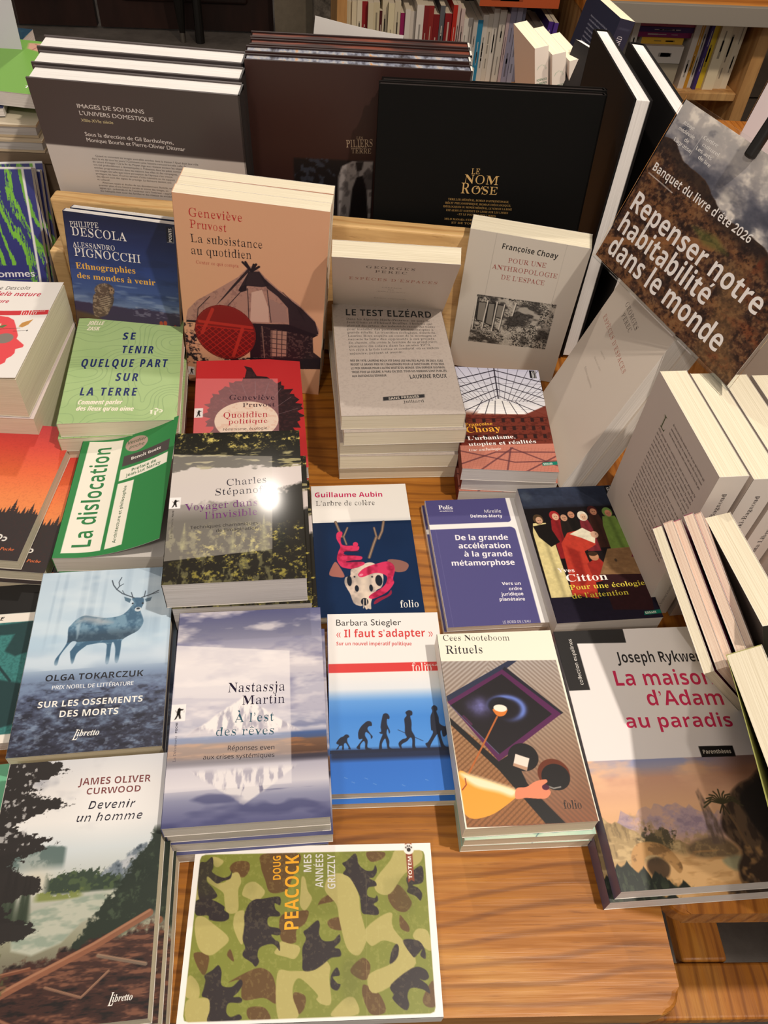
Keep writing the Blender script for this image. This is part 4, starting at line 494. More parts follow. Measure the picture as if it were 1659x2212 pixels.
def art_contours():
    c = Sheet(125, 190, '#a9c487', .5); n = c.fbm(58, 52, 2, 12); lv = n*15; g = np.hypot(*np.gradient(lv))/c.res + 1e-6; d = np.abs(lv - np.round(lv))/g; c.mix(np.clip(.45 - d + .25, 0, 1)*(np.mod(np.round(lv), 1) == 0), '#4f6a4c', .45)
    c.mix(np.clip((c.fbm(25, 25, 2, 3) - .45), 0, .2), '#8fb070'); b_ = '#1c2a63'
    for s_, q in (('SE', (55, 44.8, 69.3, 45.4, 13.8)), ('TENIR', (55.9, 71, 92.3, 73.3, 14.2)), ('QUELQUE PART', (13, 94.4, 109.4, 99.4, 14.5)), ('SUR', (53.9, 121.3, 78.6, 123, 14)), ('LA TERRE', (18.1, 144.6, 78.6, 148.1, 13.5))): c.t(s_, *q, 'bold', b_, k=.025, track=.2)
    for s_, q in (('JOËLLE', (11.1, 13.3, 30.6, 14.8, 7.3)), ('ZASK', (11.6, 24.3, 26.7, 25.6, 7.2)), ('Comment parler', (17.9, 159.6, 65.1, 161.8, 7.4)), ('des lieux qu’on aime', (17.4, 169.6, 78.1, 173.3, 6.9))): c.t(s_, *q, 'bi', '#f4ead6', k=.035)
    x, y = [(96.6, 178.5)][0]; pr_logo(c, x, y, 13, '#f4efdc'); return c
def art_leaf():
    c = Sheet(125, 190, '#c02b2e', .5); pts = []; X, Y = c.X, c.Y
    for a in np.linspace(0, 2*np.pi, 97)[:-1]:
        r = 1 + (.09 if int(a*40/np.pi) % 2 else 0) + .05*math.sin(a*23); pts.append((68 + 52*r*math.sin(a), 98 - 58*r*math.cos(a)))
    lf = c.pmask(pts); lf = np.maximum(lf, c.pmask([(60, 20), (57, 12), (66, 16), (72, 32), (84, 34), (96, 48), (66, 60), (56, 46)])); c.mix(lf, '#2b1a1e'); c.mix(lf*np.clip((c.fbm(3, 3, 3, 2) - .5)*4, 0, .5), '#4a2a2c')
    pn = c.pmask([(0.2, 33.3), (96.9, 38.1), (94.8, 158.1), (-0.2, 152.3)]); c.mix(pn, '#f2b0b0', .48)
    for a in np.linspace(-1.3, 1.3, 9): c.line([(70, 112), (70 + 50*math.sin(a), 112 - 70*math.cos(a))], .5, '#a08a90', .6)
    ov = (59.2, 110.3, 36, 32.2); c.ell(*ov, '#efd8c4'); c.mix(np.clip((c.fbm(4, 3, 3, 4) - .58)*6, 0, .4)*(np.hypot((X - ov[0])/ov[2], (Y - ov[1])/ov[3]) < 1), '#dfae98')
    x, y = [(-1.7, 89.1)][0]; logo_walker(c, 0, y - 2, 10, y + 14); c.t('Geneviève', 39.6, 74.3, 92.1, 76.7, 8.7, 'serif', '#3a2430', k=-.03); c.t('Pruvost', 54.6, 87.7, 92.1, 88.6, 7.2, 'serif', '#3a2430', k=-.03); c.t('Quotidien', 33.2, 105.5, 83, 106.1, 9.7, 'serif', '#b8283a', k=-.03); c.t('politique', 38.8, 115.7, 82.7, 116, 7.4, 'serif', '#b8283a', k=-.03); c.t('Féminisme, écologie,', 33.1, 126.8, 83.2, 126.9, 4.3, 'noto', '#4a3030'); return c
def art_green():
    c = Sheet(112, 180, '#2f8446', .5); w_ = '#f3eddc'; c.poly([(7.9, 12.5), (47.1, 12.8), (47.8, 173.7), (7.5, 174)], w_); c.poly([(51.7, 40.5), (105.2, 33.5), (105.5, 51.1), (51.8, 56.6)], '#4b4342'); c.poly([(51.2, 61.5), (105.4, 54.3), (106, 70.5), (51.6, 78.8)], w_); c.poly([(51.5, 82.7), (69.6, 81.3), (70.1, 171.5), (51.8, 173.3)], w_); c.ell(*(64.1, 23, 13.2, 12.2), '#b3988a')
    c.t('La dislocation', 36.1, 166.6, 34.6, 22.9, 19.3, 'bold', '#2f7f46', k=-.07); c.t('Verdier', 53.4, 21.9, 75.4, 19.8, 5.2, 'it', '#2f5a38'); c.t('poche', 56, 29.5, 73.7, 27.8, 4.8, 'it', '#2f5a38'); c.t('Benoît Goetz', 61.5, 48.6, 95.8, 44.6, 4.4, 'bold', '#f0e8e0'); c.t('Préface de', 64.8, 67.4, 92.7, 63.3, 4.6, 'bold', '#2f6a40', k=-.04); c.t('Jean-Luc Nancy', 59.1, 74.2, 98.5, 68.9, 4.6, 'bold', '#2f6a40', k=-.04); c.t('Architecture et philosophie', 62.6, 167, 62.6, 87.9, 3.4, 'bold', '#2d5a3a', k=-.06); return c
def art_sunset():
    c = Sheet(120, 190, '#e8623a', .5); c.grad([(0, '#b8363c'), (35, '#d9493c'), (70, '#ea6a3e'), (105, '#f0884c'), (126, '#f08f52'), (190, '#f08f52')]); c.box(-1, 130, 121, 191, '#332b2b'); rng = random.Random(3)
    for i in range(34):
        x = i*3.7 + rng.uniform(-1, 1); h_ = rng.uniform(5, 12) if i % 5 else rng.uniform(16, 22)
        for k in range(6): y = 133 - h_ + k*h_/6; q = .7 + k*.55*h_/12; c.poly([(x, y - 1.2), (x + q, y + h_/6 + .6), (x - q, y + h_/6 + .6)], '#332b2b')
    c.mix((c.fbm(1.5, 1.5, 2, 5) - .5)*.3, '#7a2020'); pr_logo(c, 86, 168, 15, '#f3eee6'); c.t('parallèle', 74, 178, 96, 178, 3.6, 'serifbi', '#efe7dc'); c.t('Poche', 98, 178, 112, 178, 3.6, 'serifbi', '#e0703e'); return c
def art_teal():
    c = Sheet(112, 168, '#3b7f7c', .6); c.mix(np.clip((c.fbm(1.6, 1.6, 2, 5) - .45)*2, 0, .35), '#20504f'); k_ = '#1d3a3c'; c.poly([(60, 48), (113, 44), (113, 78), (100, 82), (90, 76), (96, 58), (60, 58)], k_, .9, 2); c.poly([(40, 130), (52, 108), (70, 100), (113, 112), (113, 150), (90, 156), (60, 150)], k_, .95, 2); c.line([(56, 62), (80, 82), (100, 108)], 2.4, k_); c.poly([(-1, 60), (30, 70), (50, 120), (20, 150), (-1, 140)], k_, .9, 2)
    c.box(-1, -1, 113, 34, '#1a1716'); c.box(-1, 34, 113, 44, '#efe6da'); c.box(-1, 160, 113, 169, '#efe6da'); c.t('IGNE', 66, 41.6, 84, 41.2, 4, 'bi', '#1c1a18'); return c
def art_redhead():
    c = Sheet(108, 178, '#f2ece6', .5); X0 = [(55.7, 69.9)][0]; c.poly([(-21.6, 64.8), (107.2, 56.5), (108.1, 65.2), (-18.3, 73.2)], '#d22f36')
    c.poly([(27.2, 88.6), (40.9, 75.8), (55.7, 69.9), (65.3, 71.1), (73.8, 76.7), (79.3, 87.6), (87.3, 104.9), (87.7, 111), (99.3, 122.1), (99.3, 126.1), (92.3, 129.4), (93.8, 136.5), (92, 141.9), (88.2, 146.2), (88.7, 152.6), (84.6, 156.8), (79.2, 168.6), (57.5, 173.1)], '#ea4a50'); c.ell(*(74.1, 110.6, 9.7, 9.1), '#8a7d74'); c.line([(56, 95.5), (85.1, 91.2)], .6, '#4a2a22'); c.line([(79.6, 97.4), (94, 95.9)], .5, '#3a3030'); c.poly([(82.6, 88.6), (84.4, 81.4), (94.9, 74.6), (92.2, 84.9), (87.2, 90.3)], '#c9924a'); c.poly([(57.8, 91.1), (66, 86.1), (69.4, 86.4), (66.2, 91.7)], '#5e7a48'); c.poly([(58.5, 88.3), (61.7, 83), (62.9, 87.8)], '#e9d8b8'); c.ell(*(94.4, 95.9, 0.8, 1.3), '#222')
    c.t('Philippe Descola', 12.3, 20.5, 72.4, 16, 6.9, 'it', '#4a4440'); c.t('Par-delà nature', 16.8, 30.9, 88.8, 29.3, 7.8, 'bi', '#c8324c'); c.t('et culture', 21.9, 45.3, 56.6, 44.4, 6.6, 'bi', '#c8324c'); c.t('folio', 77, 67, 94.9, 65.9, 8.9, 'serif', '#f6e6e0', k=-.03); c.t('essais', 89, 60.9, 103.4, 59.4, 2.6, 'noto', '#f6e6e0'); return c
def art_glassroof():
    c = Sheet(108, 178, '#d6d6e2', .45); X, Y = c.X, c.Y; c.grad([(0, '#c9c8dc'), (40, '#dedee6'), (80, '#e9e6e6'), (88, '#8c5a48'), (90, '#6a2c22'), (178, '#7a3226')])
    c.mix((np.mod(Y, 2.2) < .5)*(Y < 84), '#9aa0bc', .35); d_ = '#2a2430'; cx = 52
    for k, y0 in enumerate((4, 16, 28, 40, 52)):
        c.line([(-4, y0 + 24 + k*4), (cx, y0), (112, y0 + 20 + k*4)], 1.6 - k*.12, d_)
        c.line([(-4, y0 + 27 + k*4), (112, y0 + 23 + k*4)], .4, d_)
    for x in range(-60, 170, 13): c.line([(x, -2), (cx + (x - cx)*.35, 62)], .5, d_)
    c.line([(cx, 0), (cx, 62)], 1.5, d_); c.poly([(34, 68), (52, 58), (72, 66), (82, 84), (24, 86)], '#f1efec'); c.mix((np.mod(Y, 1.6) < .4)*c.pmask([(34, 68), (52, 58), (72, 66), (82, 84), (24, 86)]), '#b9b6c0', .6)
    for x in (24, 36, 46, 58, 70, 82): c.line([(cx + (x - cx)*.7, 62), (x + (x - cx)*.25, 92)], .9, d_)
    c.poly([(82, 84), (109, 66), (109, 130), (-1, 138), (-1, 90)], '#6d2e22', .95, 1.5); c.mix(np.clip((c.fbm(3, 2, 2, 3) - .5)*3, 0, .4)*(Y > 86)*(Y < 138), '#3a1510')
    for r_ in range(3):
        for i in range(9): x = 6 + i*11.5; y = 96 + r_*14 - i*.9; c.box(x, y, x + 4, y + 7, '#241414', .85)
    for y in (94, 108, 122): c.line([(-1, y + 3), (109, y - 6)], .8, '#3c1812')
    c.poly([(-1, 142), (109, 132), (109, 179), (-1, 179)], '#c07a68'); c.mix(((np.mod(X + Y*.3, 4) < .5) | (np.mod(Y - X*.08, 3) < .4))*(Y > 140), '#9a5a4c', .4)
    for p in ([(-2, 172), (40, 150), (112, 146)], [(20, 180), (60, 142)], [(50, 180), (58, 142), (112, 170)], [(-2, 150), (60, 165), (112, 160)], [(70, 180), (112, 150)]): c.line(p, 2, '#5a3238', .7)
    c.t('Françoise', 7.8, 109.3, 40.8, 105, 5, 'serif', '#e0a53a'); c.t('Choay', 9.6, 120.5, 49.7, 114.7, 9.9, 'serif', '#e8a83a', k=-.01); c.t('L’urbanisme,', 9.9, 132.7, 65, 126.1, 6.1, 'serif', '#f3eeea'); c.t('utopies et réalités', 10.3, 142.1, 88.4, 132.4, 5.6, 'serif', '#f3eeea'); c.t('Une anthologie', 10.1, 150.8, 46.8, 145.8, 3.8, 'serifit', '#e9dcd6', k=.02)
    c.poly([(91.1, 163.9), (111.9, 160.2), (111.5, 165.5), (90.5, 168.8)], '#127a66'); c.t('ESSAIS', 92.1, 167.6, 102.4, 166.2, 2.9, 'serif', '#eef0e4'); c.box(96, 1, 104, 16, '#15131a'); c.line([(103, 1), (103, 16)], .5, '#e8e4e0'); c.t('POINTS', 101.5, 15, 101.5, 3, 3, 'bold', '#eee'); return c
def art_violet():
    c = Sheet(106, 168, '#efebe8', .5); v = '#4c4880'
    def rr(pts, q): c.poly(pts, v, soft=q)
    c.box(-1, -1, 92, 35.5, v); c.ell(88, 31.5, 4.2, 4, v); c.poly([(88, 30), (93, 30), (93, 36), (88, 36)], '#efebe8'); c.ell(88, 31.5, 4, 4, v)
    c.box(-1, 42.5, 94, 169, v); c.poly([(88, 42), (94.5, 42), (94.5, 49)], '#efebe8'); c.ell(88.5, 48, 5.5, 5.5, v); c.line([(6, 43), (6, 168)], .4, '#6f6b9c', .7)
    for s_, q, st, k in (('Polis', (13.7, 13.7, 29.5, 14.4, 6), 'serif', .02), ('académie', (14.4, 17.2, 29.5, 17.7, 2.1), 'noto', .02), ('Mireille', (64.5, 21.2, 83.2, 21.6, 4.6), 'noto', 0), ('Delmas-Marty', (47.6, 27.3, 83.3, 28.5, 4.3), 'bold', 0), ('De la grande', (25.6, 58.5, 83.2, 60.8, 7.4), 'bold', .01), ('accélération', (27.2, 69.8, 83.4, 72.3, 7.2), 'bold', .01), ('à la grande', (31.5, 81.2, 83.3, 83.5, 7.1), 'bold', .01), ('métamorphose', (16.3, 92.5, 83.3, 94.8, 7), 'bold', .01), ('Vers un', (64.3, 120.2, 84, 120.9, 4), 'bold', 0), ('ordre', (70.3, 127, 83.9, 127.4, 3.9), 'bold', 0), ('juridique', (60.9, 133.3, 84, 133.9, 3.9), 'bold', 0), ('planétaire', (58, 139.4, 84.2, 140.5, 3.8), 'bold', 0)): c.t(s_, *q, st, '#eeeaf0', k=k)
    c.t("LE BORD DE L’EAU", 56, 166.5, 84, 167, 3, 'noto', '#d9d6e0'); return c
def art_owl():
    c = Sheet(127, 205, '#27356b', .55); X, Y = c.X, c.Y; c.grad([(0, '#161d3c'), (25, '#1e2a58'), (60, '#2c4180'), (90, '#42578f'), (108, '#6f7fa6'), (112, '#39304c'), (124, '#43355a'), (140, '#3a2a3c'), (205, '#2a2026')]); c.mix(np.clip((c.fbm(40, 10, 4, 3) - .5)*3, 0, .5)*(Y < 110), '#22305c'); c.mix(np.clip((c.fbm(30, 6, 3, 4) - .55)*4, 0, .5)*(Y > 80)*(Y < 112), '#8fa0c0')
    c.mix(np.clip((Y - 108 + 5*c.fbm(12, 5, 3, 5))/2, 0, 1)*(Y < 125), '#3b2f4e'); c.poly([(-1, 118), (26, 122), (40, 135), (-1, 140)], '#5b4430', .9, 4); c.mix(np.clip((c.fbm(5, 2, 2, 7) - .5)*5, 0, 1)*(Y > 104)*(Y < 116)*(X > 70), '#a8a8bc', .4)
    o_ = np.maximum(c.pmask(smooth([(22.4, 106.3), (23.9, 97.5), (29.2, 91.9), (37.7, 89.6), (45.7, 91), (48.5, 95.5), (46.7, 104.4), (42.4, 112.4), (36.8, 120.7), (24.6, 123.6), (21.8, 116.4)]), 1.2), c.pmask(smooth([(26.9, 92.2), (26.8, 87.4), (30.8, 82.7), (38.1, 79.7), (45.5, 80.7), (49.5, 85), (49.5, 90.5), (46, 94), (32.2, 97)]), 1.2)); c.mix(o_, '#5e4a42'); c.mix(o_*np.clip((c.fbm(2.6, 2, 3, 9) - .5)*6, 0, .8), '#a58e7a'); c.mix(o_*np.clip((c.X - 40)/5, 0, 1)*.5, '#3a2e30'); c.mix(c.pmask(smooth([(32, 98.9), (42.9, 95), (45.7, 102), (37.6, 113), (30.9, 108.9)]), 3)*o_*np.clip((np.sin(c.Y*2.4 + c.X) + .2), 0, .6), '#c0ab94')
    c.blob([(44.1, 83.9), (49.2, 85.1), (49, 89.9), (44.4, 91.8)], '#a8876c', .8, 1.5); c.ell(*(47, 86.9, 0.8, 0.9), '#1a1414'); c.ell(*(43.7, 87.9, 0.7, 0.9), '#1a1414'); c.ell(*(49.2, 88.3, 0.6, 1.1), '#3a2c28')
    for x, y in ((104, 122), (109, 121), (121, 125)): c.ell(x, y, 2.2, 3, '#b5452c', .9)
    w_ = '#efe9e4'; y_ = '#eab14a'
    c.t('PHILIPPE', 6.6, 17, 39.2, 14.7, 6.1, 'serif', w_, k=-.035); c.t('DESCOLA', 7.3, 26.6, 70.3, 25.9, 9.6, 'serif', w_, k=-.03); c.t('ALESSANDRO', 7.1, 39.9, 55.6, 38.6, 5.7, 'serif', w_, k=-.035); c.t('PIGNOCCHI', 7.4, 50.5, 84.8, 49.5, 9.6, 'serif', w_, k=-.03)
    c.t('Ethnographies', 7.4, 65.6, 77.4, 63.1, 7.4, 'serif', y_); c.t('des mondes à venir', 7.4, 77.1, 100.2, 74.4, 6.8, 'serif', y_); c.box(116.5, 3, 125, 21, '#12142a'); c.line([(124.5, 3), (124.5, 21), (117, 21)], .5, '#e8e4e0'); c.t('POINTS', 122.5, 20, 122.5, 5, 3.4, 'bold', '#efecea'); return c
def art_yurt():
    c = Sheet(165, 252, '#e2ac88', .55); X, Y = c.X, c.Y; k_ = '#1f1620'; n = c.fbm(5, 5, 4, 3, .7)
    rf = c.pmask([(78.7, 76.4), (66.8, 91.4), (38.1, 114.2), (17.9, 129.3), (6.4, 143.5), (3, 158.7), (15.9, 160.6), (80.6, 153.3), (105.3, 149.8), (123.7, 149.1), (159.8, 160.1), (160.9, 151.3), (154.1, 137.4), (135.1, 118.3), (112.3, 102.1), (96, 87.3), (85.9, 75.4)]); c.mix(rf, '#b58a7c'); c.mix(rf*np.clip((n - .55)*4, 0, .4), '#7d5a58')
    for p in ([(66.4, 108.5), (78.6, 83), (90.2, 81.4), (101.9, 98.4), (93.1, 101.3), (76.9, 101.9)], [(36.9, 137.4), (60.7, 102.4), (78.7, 78), (81.6, 79.3), (48.1, 123.3), (35.4, 138.5)], [(90.2, 84.8), (113.8, 105.4), (138.3, 123.2), (155.8, 140.8), (160.4, 157.1), (152.1, 162.1), (124.1, 164.2), (108.3, 151.3), (125.3, 148.9), (123.2, 125.3), (110.9, 111), (99, 102.2)]): c.poly(p, k_, .88)
    c.poly([(3.8, 158.6), (80.6, 152.9), (123.7, 148.2), (159.8, 159.1), (153.7, 163.8), (154.3, 193.3), (78.4, 204.2), (77.5, 155.6), (15.9, 160.6), (3.2, 161.5)], k_); c.poly([(81.2, 109.9), (93.1, 104.8), (100.6, 128.5), (101.4, 148.5), (79.1, 150.7)], '#d9b4a4'); c.poly([(99, 114.4), (120.1, 123.9), (124.4, 145.3), (103.7, 148.2)], '#a8837a')
    for p in ([(78.6, 83), (72.4, 105.9), (53.8, 131.4), (50, 152.1)], [(33.2, 121.9), (18.7, 140), (16, 158.7)], [(76.8, 105.3), (77.6, 151.9)], [(99, 104), (103.7, 148.2)], [(116.8, 105), (132.1, 120.5), (143.5, 140.7)]): c.line(p, .8, k_)
    for a in ((545, 820), (570, 815), (640, 830), (685, 845), (660, 825)): c.line([[(81.5, 82.6)][0], ([(81.5, 82.6)][0][0] + (a[0] - 620)*.13, [(81.5, 82.6)][0][1] + (a[1] - 900)*.13)], 2.6, k_)
    c.poly([(66.3, 110.3), (68, 104.8), (75.4, 100.4), (76, 108), (70, 111.1)], k_); wl = c.pmask([(-0.4, 162.9), (15.7, 162.5), (17.3, 213), (167, 191.5), (167.1, 207.8), (144.6, 213.1), (125.1, 213.8), (-4.3, 224.3)]); c.mix(wl*np.clip((n - .42)*6, 0, 1), k_); c.poly([(91.4, 154.6), (153.6, 161.9), (155.5, 185.1), (166.3, 193.6), (167.2, 209.8), (91.2, 218.8)], '#2a1d24', .93); c.mix(c.pmask([(91.4, 155.5), (153.6, 161.9), (155.8, 209.4), (91.2, 218.8)])*np.clip((c.fbm(2, 2, 2, 8) - .58)*6, 0, .5), '#7d5f58')
    c.poly([(103.5, 159.5), (122.7, 158.7), (123.2, 195.8), (103.7, 198.6)], '#b08878'); dm = c.pmask([(103.5, 159.5), (122.7, 158.7), (123.2, 195.8), (103.7, 198.6)]); c.mix(dm*((np.abs(np.mod(X, 6) - 3) < .5) | (np.abs(np.mod(Y, 7) - 3.5) < .5)), k_, .7); c.line([(92.9, 155.3), (96, 201.7)], 1.2, '#8a6c60'); c.mix(np.clip((n - .5)*6, 0, 1)*c.pmask([(-1.2, 163), (18.8, 162.1), (18.4, 221), (-2.7, 224.1)], 3), k_, .9); c.poly([(78.4, 204.2), (167.1, 193.5), (167.1, 207.8), (78.2, 220.6)], k_, .9)
    ci = (49.3, 171, 35.6, 38.7); cm = np.clip((1 - np.hypot((X - ci[0])/ci[2], (Y - ci[1])/ci[3]))*30, 0, 1); c.mix(cm, '#b52a22'); c.mix(cm*(Y < ci[1] - 8)*1., '#7d1c1c', .8); U, V = X - ci[0], Y - ci[1]; lat = ((np.mod(U + V, 8) < 1.3) | (np.mod(U - V, 8) < 1.3)); c.mix(cm*(Y > ci[1] - 6)*(1 - lat), '#6d1418', .85)
    for p in ([(35.3, 139.5), (21.2, 175)], [(69.7, 162.4), (57.6, 205.2)], [(19.1, 158.3), (80.6, 159)]): c.line(p, 4, '#c2352a', .9)
    c.img = np.where((cm < .5)[..., None] & ((np.hypot((X - ci[0])/ci[2], (Y - ci[1])/ci[3]) < 1.02)[..., None]), np.array(hx('#7d1c1c')), c.img); y = [(-0.6, 228.9)][0][1]; logo_walker(c, 0, y, 8.5, y + 13)
    c.t('Geneviève', 16.3, 24.7, 72.6, 23.8, 9.7, 'serif', '#c02c2e', k=-.05); c.t('Pruvost', 16.1, 37.8, 55.6, 37.9, 9.3, 'serif', '#c02c2e', k=-.05); c.t('La subsistance', 15.9, 54.8, 93.9, 52.5, 9.8, 'serif', '#241a20', k=-.05); c.t('au quotidien', 16, 69.6, 81.7, 67, 10.1, 'serif', '#241a20', k=-.05); c.t('Conter ce qui compte', 20.2, 80.8, 67.4, 79.6, 4, 'serif', '#b8433c', k=-.05); return c
def art_engraving():
    c = Sheet(140, 205, '#ddd5c8', .5); c.line([(30.9, -1), (31.1, 86)], .35, '#8a847a'); c.line([(112.1, -1), (112.5, 84)], .35, '#8a847a'); q = [(21.7, 86.8), (119, 82.4), (120.4, 152.4), (20.9, 160.6)]; m = c.pmask(q); n = c.fbm(7, 5, 5, 4, .7); ph = n*30 + c.X*.12
    im = c.img.copy(); c.img[:] = hx('#cfc8ba'); c.mix(np.clip((np.sin(ph) + .25)*1.8, 0, 1), '#232120', .9); c.mix(np.clip((c.fbm(16, 12, 3, 8) - .45)*5, 0, .8), '#3a3734'); c.mix(np.clip((c.fbm(14, 10, 3, 13) - .55)*7, 0, .8), '#d9d2c4')
    for p in ([(24.7, 97.4), (34.7, 96.3), (36.2, 126.3), (26.5, 125.2)], [(37.3, 96.7), (45.6, 96), (47.3, 130.3), (38.2, 128)], [(47.4, 96.6), (56.7, 96.7), (56.9, 116.5), (49.1, 116)]): c.poly(p, '#8f8a80'); c.line(p + p[:1], 1.3, '#1f1d1c')
    for p in ([(22, 90.8), (22.9, 141.2)], [(36, 94), (35.2, 136.3)], [(47.7, 93.5), (47.9, 138.9)], [(57.3, 95.5), (56.5, 133.7)], [(70.6, 90.7), (69.2, 109.6)], [(19.5, 141.9), (57.5, 138.9)]): c.line(p, 1.6, '#e6dfd2'); c.line([(a + 1.4, b) for a, b in p], .7, '#151413')
    c.img = im*(1 - m[..., None]) + c.img*m[..., None]; c.t('Françoise Choay', 39.9, 18.8, 105.2, 20.1, 7.1, 'bold', '#2a2826', k=-.04)
    for s_, q in (('POUR UNE', (49.9, 35.7, 94.6, 34.2, 6.2)), ('ANTHROPOLOGIE', (33.3, 47.4, 110.4, 46, 6.3)), ('DE L’ESPACE', (45.8, 59.8, 98, 58.1, 6.4))): c.t(s_, *q, 'serif', '#a8544c', k=-.055)
    return c
def art_espaces(k=1):
    c = Sheet(140, 165, '#d8cbbd', 2)
    if k:
        c.t('GEORGES', 38, 26, 92, 26, 7, 'serif', '#5a4c44', k=-.06, track=.12); c.t('PEREC', 48, 38, 84, 38, 7, 'serif', '#5a4c44', k=-.06, track=.12); c.t('ESPÈCES D’ESPACES', 19, 63, 121, 63, 8, 'serif', '#b5705e', k=-.06, track=.1)
        for s_, x0, x1, y in (('PRÉFACE', 58, 82, 85), ('PAR', 66, 73, 92), ('JEAN-LUC JOLY', 52, 88, 99), ('Édition augmentée', 50, 90, 122)): c.t(s_, x0, y, x1, y, 2.6, 'serif', '#a3968a', k=-.06)
    return c
def art_espaces_right():
    c = Sheet(140, 205, '#d8cbbd', 2)
    for s_, q, cl in (('GEORGES', (34.4, 18.1, 77.7, 28, 5.5), '#5a4c44'), ('PEREC', (41, 29, 70.9, 34.6, 5.4), '#5a4c44'), ('ESPÈCES D’ESPACES', (12.2, 45.9, 105.5, 67.2, 5.6), '#b5705e'), ('PRÉFACE', (47.7, 72.6, 63.5, 74.2, 1.7), '#a3968a'), ('JEAN-LUC JOLY', (44.2, 82.4, 69.7, 86.5, 1.8), '#a3968a'), ('Édition augmentée', (40.7, 99.3, 74.2, 106.9, 2.8), '#a3968a')): c.t(s_, *q, 'serif', cl, k=-.06, track=.08)
    return c
def art_images():
    c = Sheet(230, 311, '#4d4443', 2); c.poly([(-2, 74.5), (232, 76.8), (232, 313), (-2, 313)], '#d5cec8'); w_ = '#e6deda'
    for s_, q, st, cl in (('IMAGES DE SOI DANS', (48.5, 28.7, 122.3, 28.9, 4.6), 'sans', w_), ('L’UNIVERS DOMESTIQUE', (49, 36.5, 131.1, 37.3, 4.7), 'sans', w_), ('XIIIe-XVIe siècle', (48.7, 44.2, 84.7, 44, 3.5), 'sans', '#d8c99a'), ('Sous la direction de Gil Bartholeyns,', (48.9, 60.5, 149.1, 62, 4.6), 'sans', w_), ('Monique Bourin et Pierre-Olivier Dittmar', (49.1, 67.3, 161.5, 68.9, 4.6), 'sans', w_)): c.t(s_, *q, st, cl, k=.012)
    T = ("Quand et comment les images sont-elles entrées dans la maison ? Quel était leur rôle", "dans la vie de tous les jours ? Comment cette histoire rencontre-t-elle celle de", "dit saturé d’images ? De la fin du Moyen Âge aux réseaux sociaux les objets", "ont été profondément « domestiquées ». Présentes dans les palais comme", "entrées progressivement dans les maisons des villes et des campagnes,", "ces images est telle que notre perception de l’époque s’en trouve", "protègent les lieux, d’autres servent d’aide-mémoire ou de support", "des décors sont des signes de prestige. La demeure devient une", "et collectif.", "Alternant essais et études de cas abondamment illustrés, ce livre", "premier jalon d’une histoire sociale et intime des images, en", "signes qui - présentés ici de l’extérieur vers l’intérieur - expriment", "des habitants mais aussi des familles et des réseaux de sociabilité.")
    for i, s_ in enumerate(T): c.tl(s_.replace('Â', 'A').replace('ô', 'ô'), 49.5 + (5 if i in (0, 9) else 0), 85.3 + i*3.75, 2.35, 'sans', '#5a5350', sx=1.0)
    return c
def art_brown():
    c = Sheet(250, 333, '#3a221e', 1.6); c.box(50, 112, 146, 215, '#1c1718', 1); c.poly([(104, 134), (108, 120), (120, 113), (145, 112), (145, 190), (104, 190)], '#a39b98'); c.mix(c.pmask([(104, 134), (108, 120), (120, 113), (145, 112), (145, 190), (104, 190)])*np.clip((c.fbm(8, 12, 3, 4) - .55)*6, 0, .6), '#4a4444'); c.poly([(121, 150), (126, 134), (134, 131), (139, 150), (142, 190), (118, 190)], '#1d181a'); c.poly([(124, 114), (134, 113), (132, 124), (126, 126)], '#2a2424'); c.poly([(134, 128), (140, 120), (145, 126), (145, 150), (138, 150)], '#3d3636', .7); c.mix(np.clip((c.fbm(6, 6, 3, 6) - .55)*5, 0, .5)*(c.X > 50)*(c.X < 100)*(c.Y > 112)*(c.Y < 180), '#4d5668')
    g = '#c2a98c'; c.t('LES', 124.2, 84.6, 131.6, 84.7, 3.2, 'serif', g, k=-.03); c.t('PILIERS', 112.6, 95.6, 143.6, 93.1, 9.2, 'serif', g, k=-.03); c.t('DE LA', 124.2, 95.6, 136.7, 95.4, 2.5, 'serif', g, k=-.03); c.t('TERRE', 118.8, 102.5, 142.2, 101.9, 6.2, 'serif', g, k=-.03); return c
def art_black():
    c = Sheet(255, 340, '#0b0a09', 2.5); g = '#c9a46a'; c.t('LE', 113, 95, 123, 95, 6.5, 'serif', g, k=-.03); c.t('NOM', 105.5, 106.5, 147, 107, 10.5, 'serif', g, k=-.04); c.t('de la', 121, 113, 131, 113, 4, 'script', g, k=.03); c.t('R', 103, 119, 114, 119, 13, 'serif', g, k=-.03); c.t('OSE', 116, 119, 147, 119, 9.5, 'serif', g, k=-.03)
    for i, (s_, wd) in enumerate((("THRILLER MÉDIÉVAL, ROMAN D’APPRENTISSAGE,", 74), ("RÉCIT PHILOSOPHIQUE, ROMAN IDÉOLOGIQUE,", 80), ("IDÉOLOGIQUES DU MONDE MÉDIÉVAL, LE NOM DE LA ROSE", 84), ("EST AUSSI ET SURTOUT UN LIVRE SUR LES LIVRES", 76), ("- ET LE POUVOIR DES LIVRES.", 48), ("MILO MANARA S’EMPARE DU CHEF-D’ŒUVRE", 78), ("ET DE TOUS LES LIVRES.", 60))): c.t(s_.replace('Œ', 'OE'), 126 - wd/2, 128 + i*4.6 + (2 if i > 4 else 0), 126 + wd/2, 128.6 + i*4.6 + (2 if i > 4 else 0), 2.4, 'serif', '#a8854e', k=-.02)
    return c
